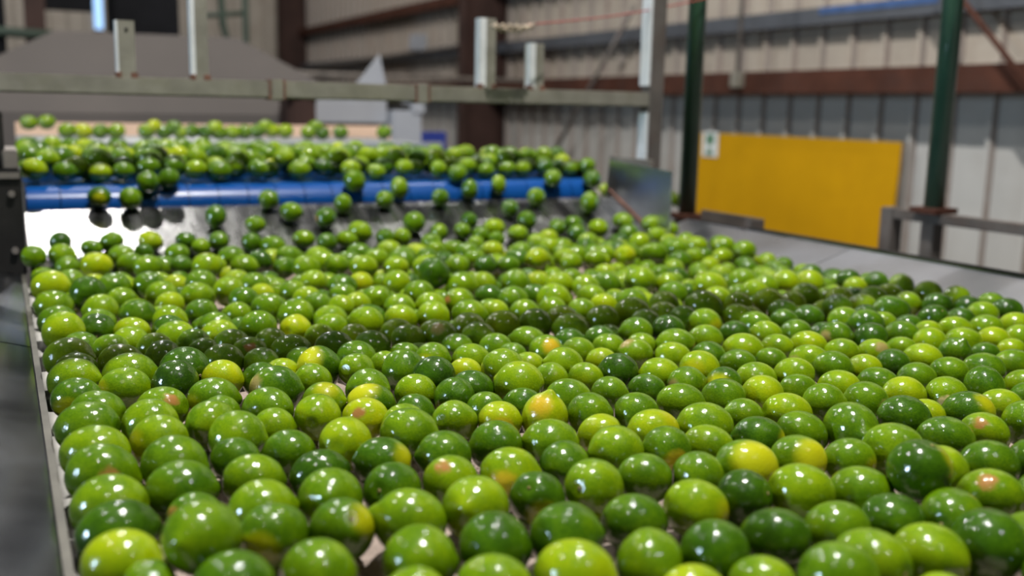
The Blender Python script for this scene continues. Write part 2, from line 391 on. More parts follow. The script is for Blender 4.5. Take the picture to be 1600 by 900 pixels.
# ---------------------------------------------------------------- overhead gantry out of frame: its bar shades a strip of the bed
t = empty('overhead_gantry', (.95, 1.47, FZ), 'grey steel gantry bar standing across the bed', 'frame')
MB().box((-.40, 1.39, .75), (2.24, 1.52, .81)).build('crossbar', M['galv'], t)
MB().box((-.40, 1.44, FZ), (-.34, 1.50, .75)).build('upright', M['galv'], t)
MB().box((2.18, 1.44, FZ), (2.24, 1.50, .75)).build('upright', M['galv'], t)

# ---------------------------------------------------------------- green posts and guard rail
t = empty('green_post', (2.1, 2.82, FZ), 'dark green painted steel post beside the zinc upright', 'post')
MB().tube([(2.1, 2.82, .06), (2.1, 2.82, 1.9)], .030, 20).build('pole', M['green'], t)
MB().box((2.072, 2.792, FZ), (2.128, 2.848, .055)).build('stub', M['rail'], t)
MB().box((2.055, 2.77, .045), (2.145, 2.87, .062)).build('flange', M['rust'], t)
t = empty('green_post', (2.6, 2.22, FZ), 'dark green post standing on the brown guard rail', 'post')
MB().tube([(2.6, 2.22, .125), (2.6, 2.22, 1.9)], .031, 20).build('pole', M['green'], t)
MB().box((2.55, 2.17, .110), (2.65, 2.27, .127)).build('flange', M['rust'], t)
t = empty('guard_rail', (2.6, 1.9, FZ), 'weathered square steel guard rail before the pale wall', 'rail')
MB().box((2.578, -.4, .078), (2.622, 2.36, .110), bev=.003).build('rail', M['rail'], t)
MB().box((2.574, 2.36, FZ), (2.626, 2.41, .112), bev=.003).build('post', M['rail'], t)
MB().box((2.576, 2.195, FZ), (2.624, 2.245, .078), bev=.003).build('post', M['rail'], t)
MB().box((2.576, -.35, FZ), (2.624, -.30, .078), bev=.003).build('post', M['rail'], t)
t = empty('angle_bracket', (2.02, 2.5, .03), 'brown angle bracket between trough rim and green post', 'bracket')
MB().box((1.995, 2.36, .040), (2.045, 2.66, .046)).build('base_leg', M['rail'], t)
MB().box((2.038, 2.36, .046), (2.045, 2.66, .092)).build('upright_leg', M['rail'], t)
MB().box((1.995, 2.36, .046), (2.038, 2.366, .090)).build('end_plate', M['rail'], t)

# ---------------------------------------------------------------- feed conveyor behind the blue belt
rc = empty('roller_conveyor', (.77, 4.2, FZ), 'grey roller conveyor with tan board carrying a row of limes', 'conveyor')
MB().box((.06, 3.71, .20), (1.50, 3.73, .262), bev=.003).build('side_rail', M['roller'], rc)
MB().box((.06, 3.73, .256), (1.50, 4.045, .2625)).build('slide_deck', M['roller'], rc)
q0 = None
for k in range(7):
    y = 4.07+.055*k
    if q0 is None: q0 = MB().tube([(.06, y, .238), (1.50, y, .238)], .0245, 16).build('roller', M['roller'], rc)
    else:
        c = q0.copy(); COL.objects.link(c); c.parent = rc; c.location = (0, .055*k, 0)
MB().box((.06, 4.46, .22), (1.62, 4.48, .312), bev=.002).build('side_board', M['tanwood'], rc)
for x in (.09, 1.44):
    for y in (3.78, 4.40): MB().box((x, y, FZ), (x+.05, y+.05, .22)).build('leg', M['rail'], rc)

# ---------------------------------------------------------------- machinery behind
hd = empty('hood', (1.0, 6.6, FZ), 'large matte grey hopper hood behind the conveyors', 'hood')
b_ = MB(); bmv = [b_.bm.verts.new(p) for p in ((-.55, 6, .33), (2.14, 6, .335), (2.14, 7.6, .33), (-.55, 7.6, .33), (.31, 6.25, .775), (1.30, 6.25, .785), (1.30, 7.2, .785), (.31, 7.2, .775))]
for q in ((0, 1, 5, 4), (1, 2, 6, 5), (2, 3, 7, 6), (3, 0, 4, 7), (4, 5, 6, 7), (3, 2, 1, 0)): b_.bm.faces.new([bmv[i] for i in q])
b_.build('canopy', M['hood'], hd)
MB().box((-.55, 6.0, FZ), (2.10, 7.6, .33)).build('body', M['hood'], hd)
MB().prism([(1.93, 5.985, .30), (2.14, 5.985, .30), (2.14, 5.985, .52), (2.095, 5.985, .71), (1.94, 5.985, .52), (1.72, 5.985, .46), (1.66, 5.985, .30)], (0, -.012, 0)).build('fin', M['hood_light'], hd, 'pale blue-grey triangular sheet')
t = empty('white_cabinet', (2.24, 6.0, FZ), 'small white cabinet with a dark opening behind the belt', 'cabinet')
MB().box((2.15, 5.9, FZ), (2.345, 6.1, .38), bev=.01).build('body', M['hood_light'], t)
MB().box((2.165, 5.93, .38), (2.28, 6.05, .415), bev=.006).build('opening', M['black'], t)
MB().box((2.28, 5.89, .36), (2.36, 6.10, .43), bev=.006).build('cover', M['hood_light'], t)
t = empty('blue_panel', (2.46, 6.0, FZ), 'deep blue panel with a pale strip above the lime heap', 'sign')
MB().box((2.38, 6.16, .12), (2.62, 6.18, .245), bev=.003).build('panel', M['blue_sign'], t)
MB().box((2.405, 6.154, .135), (2.59, 6.160, .178)).build('strip', M['hood_light'], t)
MB().box((2.40, 6.165, FZ), (2.43, 6.175, .12)).box((2.56, 6.165, FZ), (2.59, 6.175, .12)).build('stand', M['rail'], t)
t = empty('black_bin', (.87, 7.2, .8), 'black bin standing on top of the grey hood', 'bin')
MB().box((.66, 6.6, .786), (1.03, 7.1, 1.35), bev=.01).build('body', M['soot'], t)
MB().box((.64, 6.58, 1.35), (1.05, 7.12, 1.38), bev=.005).build('rim', M['soot'], t)
t = empty('green_pipe_frame', (1.9, 9, FZ), 'dark green pipe frame with curved pipes beyond the hood', 'frame')
MB().tube([(1.95, 9, FZ), (1.95, 9, 2.2)], .028, 10).build('upright', M['green_dull'], t)
MB().tube([(1.55, 9, 1.9), (1.74, 9, 1.5), (1.76, 9, 1.05), (1.80, 9, .90), (1.95, 9, .84)], .030, 10).build('curved_pipe', M['green_dull'], t)
MB().tube([(1.95, 9, .80), (2.12, 9, .70), (2.5, 9, .67), (4.8, 9, .67)], .022, 8).build('low_pipe', M['taupe'], t)
MB().tube([(1.60, 9, 1.12), (1.95, 9, 1.16)], .022, 8).build('cross_pipe', M['green_dull'], t)
t = empty('dark_rack', (.2, 9, FZ), 'dark steel rack with green rail beyond the hood', 'rack')
MB().box((-.25, 8.9, FZ), (.10, 9.1, 2.2)).build('upright', M['soot'], t)
MB().box((.235, 8.95, FZ), (.385, 9.1, 2.2)).build('upright', M['brown'], t)
MB().tube([(-.3, 8.86, .915), (.62, 8.86, .885)], .040, 10).build('green_rail', M['green_dull'], t)
MB().box((.385, 9.0, 1.10), (.74, 9.1, 1.9)).build('top_panel', M['soot'], t)
MB().box((.60, 8.95, FZ), (.68, 9.05, 1.1)).build('upright', M['brown'], t) if False else None
t = empty('low_machinery', (1.9, 5.4, FZ), 'dark drive box below the crossbar, behind the lime row', 'machine')
MB().box((1.47, 5.72, .05), (1.63, 5.95, .47), bev=.02).build('body', M['brown'], t)
MB().tube([(1.44, 5.70, .46), (1.56, 5.70, .50), (1.70, 5.70, .46)], .03, 10).build('pipe', M['grey_girt'], t)
MB().box((1.5, 5.75, FZ), (1.61, 5.92, .05)).build('base', M['black'], t)
bn = empty('lime_bin', (2.175, 3.2, FZ), 'grey bin of limes beyond the trough rim, by the green post', 'bin')
MB().box((2.05, 3.02, FZ), (2.30, 3.42, .02)).build('box', M['roller'], bn)

# ---------------------------------------------------------------- limes
def lime_material(name, stuff):
    m = bpy.data.materials.new(name); m.use_nodes = True; t = m.node_tree; N, L = t.nodes, t.links
    b = N['Principled BSDF']
    def attr(n, out):
        a = N.new('ShaderNodeAttribute'); a.attribute_name = n; a.attribute_type = 'GEOMETRY' if stuff else 'OBJECT'; return a.outputs[out]
    if stuff: pos = attr('lp', 'Vector')
    else:
        tc = N.new('ShaderNodeTexCoord'); pos = tc.outputs['Object']
    tint = attr('tint', 'Fac')
    seed = attr('seed', 'Fac')
    cmb = N.new('ShaderNodeCombineXYZ'); L.new(seed, cmb.inputs[0]); L.new(seed, cmb.inputs[1])
    ad = N.new('ShaderNodeVectorMath'); ad.operation = 'ADD'; L.new(pos, ad.inputs[0]); L.new(cmb.outputs[0], ad.inputs[1]); sp = ad.outputs[0]
    n1 = N.new('ShaderNodeTexNoise'); n1.inputs['Scale'].default_value = 1.1; n1.inputs['Detail'].default_value = 3; L.new(sp, n1.inputs[0])
    def math_(op, a, b_, c=None):
        q = N.new('ShaderNodeMath'); q.operation = op
        for i, v in enumerate((a, b_, c)):
            if v is None: continue
            if isinstance(v, (int, float)): q.inputs[i].default_value = v
            else: L.new(v, q.inputs[i])
        return q.outputs[0]
    f = math_('ADD', tint, math_('MULTIPLY', math_('SUBTRACT', n1.outputs['Fac'], .5), .55))
    n2 = N.new('ShaderNodeTexNoise'); n2.inputs['Scale'].default_value = 11; n2.inputs['Detail'].default_value = 4; L.new(sp, n2.inputs[0])
    f = math_('ADD', f, math_('MULTIPLY', math_('SUBTRACT', n2.outputs['Fac'], .5), .26))
    n7 = N.new('ShaderNodeTexVoronoi'); n7.inputs['Scale'].default_value = 17; L.new(sp, n7.inputs['Vector'])
    f = math_('ADD', f, math_('MULTIPLY', math_('SUBTRACT', n7.outputs['Distance'], .45), -.13))
    r = N.new('ShaderNodeValToRGB'); e = r.color_ramp.elements
    stops = [(0, (.013, .040, .0001)), (.2, (.033, .090, .0001)), (.42, (.084, .163, .0001)), (.62, (.156, .244, .0002)), (.82, (.240, .308, .0004)), (1, (.325, .35, .0015))]
    e[0].position, e[0].color = stops[0][0], (*stops[0][1], 1); e[1].position, e[1].color = stops[-1][0], (*stops[-1][1], 1)
    for p, c in stops[1:-1]:
        x = e.new(p); x.color = (*c, 1)
    L.new(f, r.inputs[0]); col = r.outputs[0]
    if not stuff:
        nrm = N.new('ShaderNodeVectorMath'); nrm.operation = 'NORMALIZE'; L.new(pos, nrm.inputs[0])
        for k in ('a', 'b'):
            dt = N.new('ShaderNodeVectorMath'); dt.operation = 'DOT_PRODUCT'; L.new(nrm.outputs[0], dt.inputs[0]); L.new(attr('patch_dir_'+k, 'Vector'), dt.inputs[1])
            n5 = N.new('ShaderNodeTexNoise'); n5.inputs['Scale'].default_value = 3.2; n5.inputs['Detail'].default_value = 5; L.new(sp, n5.inputs[0])
            dv = math_('ADD', dt.outputs['Value'], math_('MULTIPLY', math_('SUBTRACT', n5.outputs['Fac'], .5), .14))
            mr = N.new('ShaderNodeMapRange'); mr.interpolation_type = 'SMOOTHSTEP'
            L.new(dv, mr.inputs[0]); L.new(attr('patch_lo_'+k, 'Fac'), mr.inputs[1]); L.new(attr('patch_hi_'+k, 'Fac'), mr.inputs[2])
            mx = N.new('ShaderNodeMix'); mx.data_type = 'RGBA'; L.new(mr.outputs[0], mx.inputs['Factor']); L.new(col, mx.inputs['A']); L.new(attr('patch_col_'+k, 'Vector'), mx.inputs['B']); col = mx.outputs['Result']
    L.new(col, b.inputs['Base Color'])
    b.inputs['Roughness'].default_value = .5; b.inputs['Specular IOR Level'].default_value = .06
    b.inputs['Coat Weight'].default_value = 1.0; b.inputs['Coat Roughness'].default_value = .09; b.inputs['Coat IOR'].default_value = 1.58
    # peel dimples and a thin water film
    v = N.new('ShaderNodeTexVoronoi'); v.inputs['Scale'].default_value = 12; v.feature = 'SMOOTH_F1'; v.inputs['Smoothness'].default_value = .6; L.new(sp, v.inputs['Vector'])
    n3 = N.new('ShaderNodeTexNoise'); n3.inputs['Scale'].default_value = 5.5; n3.inputs['Detail'].default_value = 5; n3.inputs['Roughness'].default_value = .6; L.new(sp, n3.inputs[0])
    n6 = N.new('ShaderNodeTexNoise'); n6.inputs['Scale'].default_value = 42; n6.inputs['Detail'].default_value = 2; L.new(sp, n6.inputs[0])
    h = math_('ADD', math_('ADD', math_('MULTIPLY', v.outputs['Distance'], 1.0), math_('MULTIPLY', n3.outputs['Fac'], .5)), math_('MULTIPLY', n6.outputs['Fac'], .2))
    bp = N.new('ShaderNodeBump'); bp.inputs['Strength'].default_value = .5; bp.inputs['Distance'].default_value = .0004; L.new(h, bp.inputs['Height'])
    L.new(bp.outputs[0], b.inputs['Coat Normal'])
    bp2 = N.new('ShaderNodeBump'); bp2.inputs['Strength'].default_value = .2; bp2.inputs['Distance'].default_value = .0008; L.new(h, bp2.inputs['Height'])
    L.new(bp2.outputs[0], b.inputs['Normal'])
    return m
LM, LS = lime_material('lime_peel', False), lime_material('lime_peel_mass', True)
STEM = mat('stem_button', (.20, .15, .045), .7, var=.4, vscale=300)

def lime_surface(u, th, nip, lobe, ph):
    """u from -1 (stem) to 1 (tip): point on a unit lime"""
    x = -math.cos(u*math.pi)
    s = math.sin(u*math.pi)
    rr = s**.96
    rr *= 1 + lobe*math.cos(5*th+ph)*s + .018*math.cos(2*th+ph*2)
    x2 = x
    k = max(0, x-.90)/.10
    if k > 0:
        x2 = x + nip*k*k
        rr *= 1 - .15*k
        rr = max(rr, 0)
    if x < -.955: x2 = x + .055*((-.955-x)/.045)
    return x2, rr*math.cos(th), rr*math.sin(th)
def lime_mesh(name, nu, nt, nip, lobe, ph):
    bm = bmesh.new(); rows = []
    a = bm.verts.new(lime_surface(0, 0, nip, lobe, ph)); z = bm.verts.new(lime_surface(1, 0, nip, lobe, ph))
    us = [i/nu for i in range(1, nu)]
    us = [.035] + us + [.965]
    for u in us: rows.append([bm.verts.new(lime_surface(u, 6.283185*k/nt, nip, lobe, ph)) for k in range(nt)])
    for k in range(nt):
        bm.faces.new((a, rows[0][(k+1) % nt], rows[0][k])); bm.faces.new((z, rows[-1][k], rows[-1][(k+1) % nt]))
        for p, q in zip(rows, rows[1:]): bm.faces.new((p[k], p[(k+1) % nt], q[(k+1) % nt], q[k]))
    bmesh.ops.recalc_face_normals(bm, faces=bm.faces[:])
    for f in bm.faces: f.smooth = True
    me = bpy.data.meshes.new(name); bm.to_mesh(me); bm.free(); return me
PROTO = [lime_mesh('lime', 26, 40, *p) for p in ((.06, .004, 0), (.09, .006, 1), (.05, .008, 2), (.08, .026, .5), (.07, .020, 3.1), (.19, .006, .8))]
for me in PROTO: me.materials.append(LM)
# stem button: a little five-pointed calyx with a scar, in unit lime coordinates at the stem end
sb = bmesh.new(); c0 = sb.verts.new((-.965, 0, 0)); ring = []
for k in range(10):
    rr = .085 if k % 2 == 0 else .050
    ring.append(sb.verts.new((-.955, rr*math.cos(.6283*k), rr*math.sin(.6283*k))))
ring2 = [sb.verts.new((-.985, .035*math.cos(.6283*k), .035*math.sin(.6283*k))) for k in range(10)]
for k in range(10):
    sb.faces.new((ring[k], ring[(k+1) % 10], ring2[(k+1) % 10], ring2[k])); sb.faces.new((c0, ring2[k], ring2[(k+1) % 10]))
bmesh.ops.recalc_face_normals(sb, faces=sb.faces[:])
SMESH = bpy.data.meshes.new('stem_button'); sb.to_mesh(SMESH); sb.free(); SMESH.materials.append(STEM)

PK = {'y': ((.29, .30, .002), .72, 1.02), 'Y': ((.36, .37, .004), .42, .92), 'r': ((.29, .135, .035), .925, 1.0), 'o': ((.45, .30, .012), .76, 1.02),
      'O': ((.60, .22, .012), .87, .99), 't': ((.25, .20, .06), .85, .99), 'p': ((.58, .46, .18), .85, .93)}
VIEWR, VIEWU, VIEWT = rt2, up2, -fw
def vdir(a, b):
    m = a*a+b*b
    if m > .98:
        k = math.sqrt(.98/m); a *= k; b *= k; m = .98
    return VIEWR*a + VIEWU*b + VIEWT*math.sqrt(1-m)
proto_o = {}; proto_s = None
def make_lime(x, y, z, L_, d, ax, tint, var, spin, seed, patches, stem, label, group):
    global proto_s
    if var in proto_o: o = proto_o[var].copy()
    else:
        o = bpy.data.objects.new('lime', PROTO[var]); proto_o[var] = o
    COL.objects.link(o)
    q = Vector((1, 0, 0)).rotation_difference(Vector(ax)) @ Quaternion((1, 0, 0), spin)
    o.rotation_mode = 'QUATERNION'; o.rotation_quaternion = q
    o.location = (x, y, z); o.scale = (L_/2, d/2, d/2)
    o['tint'] = float(tint); o['seed'] = float(seed)
    for k, p in zip('ab', (patches+[None, None])[:2]):
        if p:
            c, lo, hi = PK[p[0]]
            v = q.inverted() @ vdir(p[1], p[2]); v = Vector((v.x*L_, v.y*d, v.z*d)).normalized()
        else: c, lo, hi, v = (0, 0, 0), 2., 3., Vector((1, 0, 0))
        o['patch_dir_'+k] = [float(t) for t in v]; o['patch_col_'+k] = [float(t) for t in c]
        o['patch_lo_'+k] = float(lo); o['patch_hi_'+k] = float(hi)
    tag(o, label, 'lime', group)
    if stem:
        if proto_s is None: s = proto_s = bpy.data.objects.new('stem_button', SMESH)
        else: s = proto_s.copy()
        COL.objects.link(s); s.parent = o
    return o

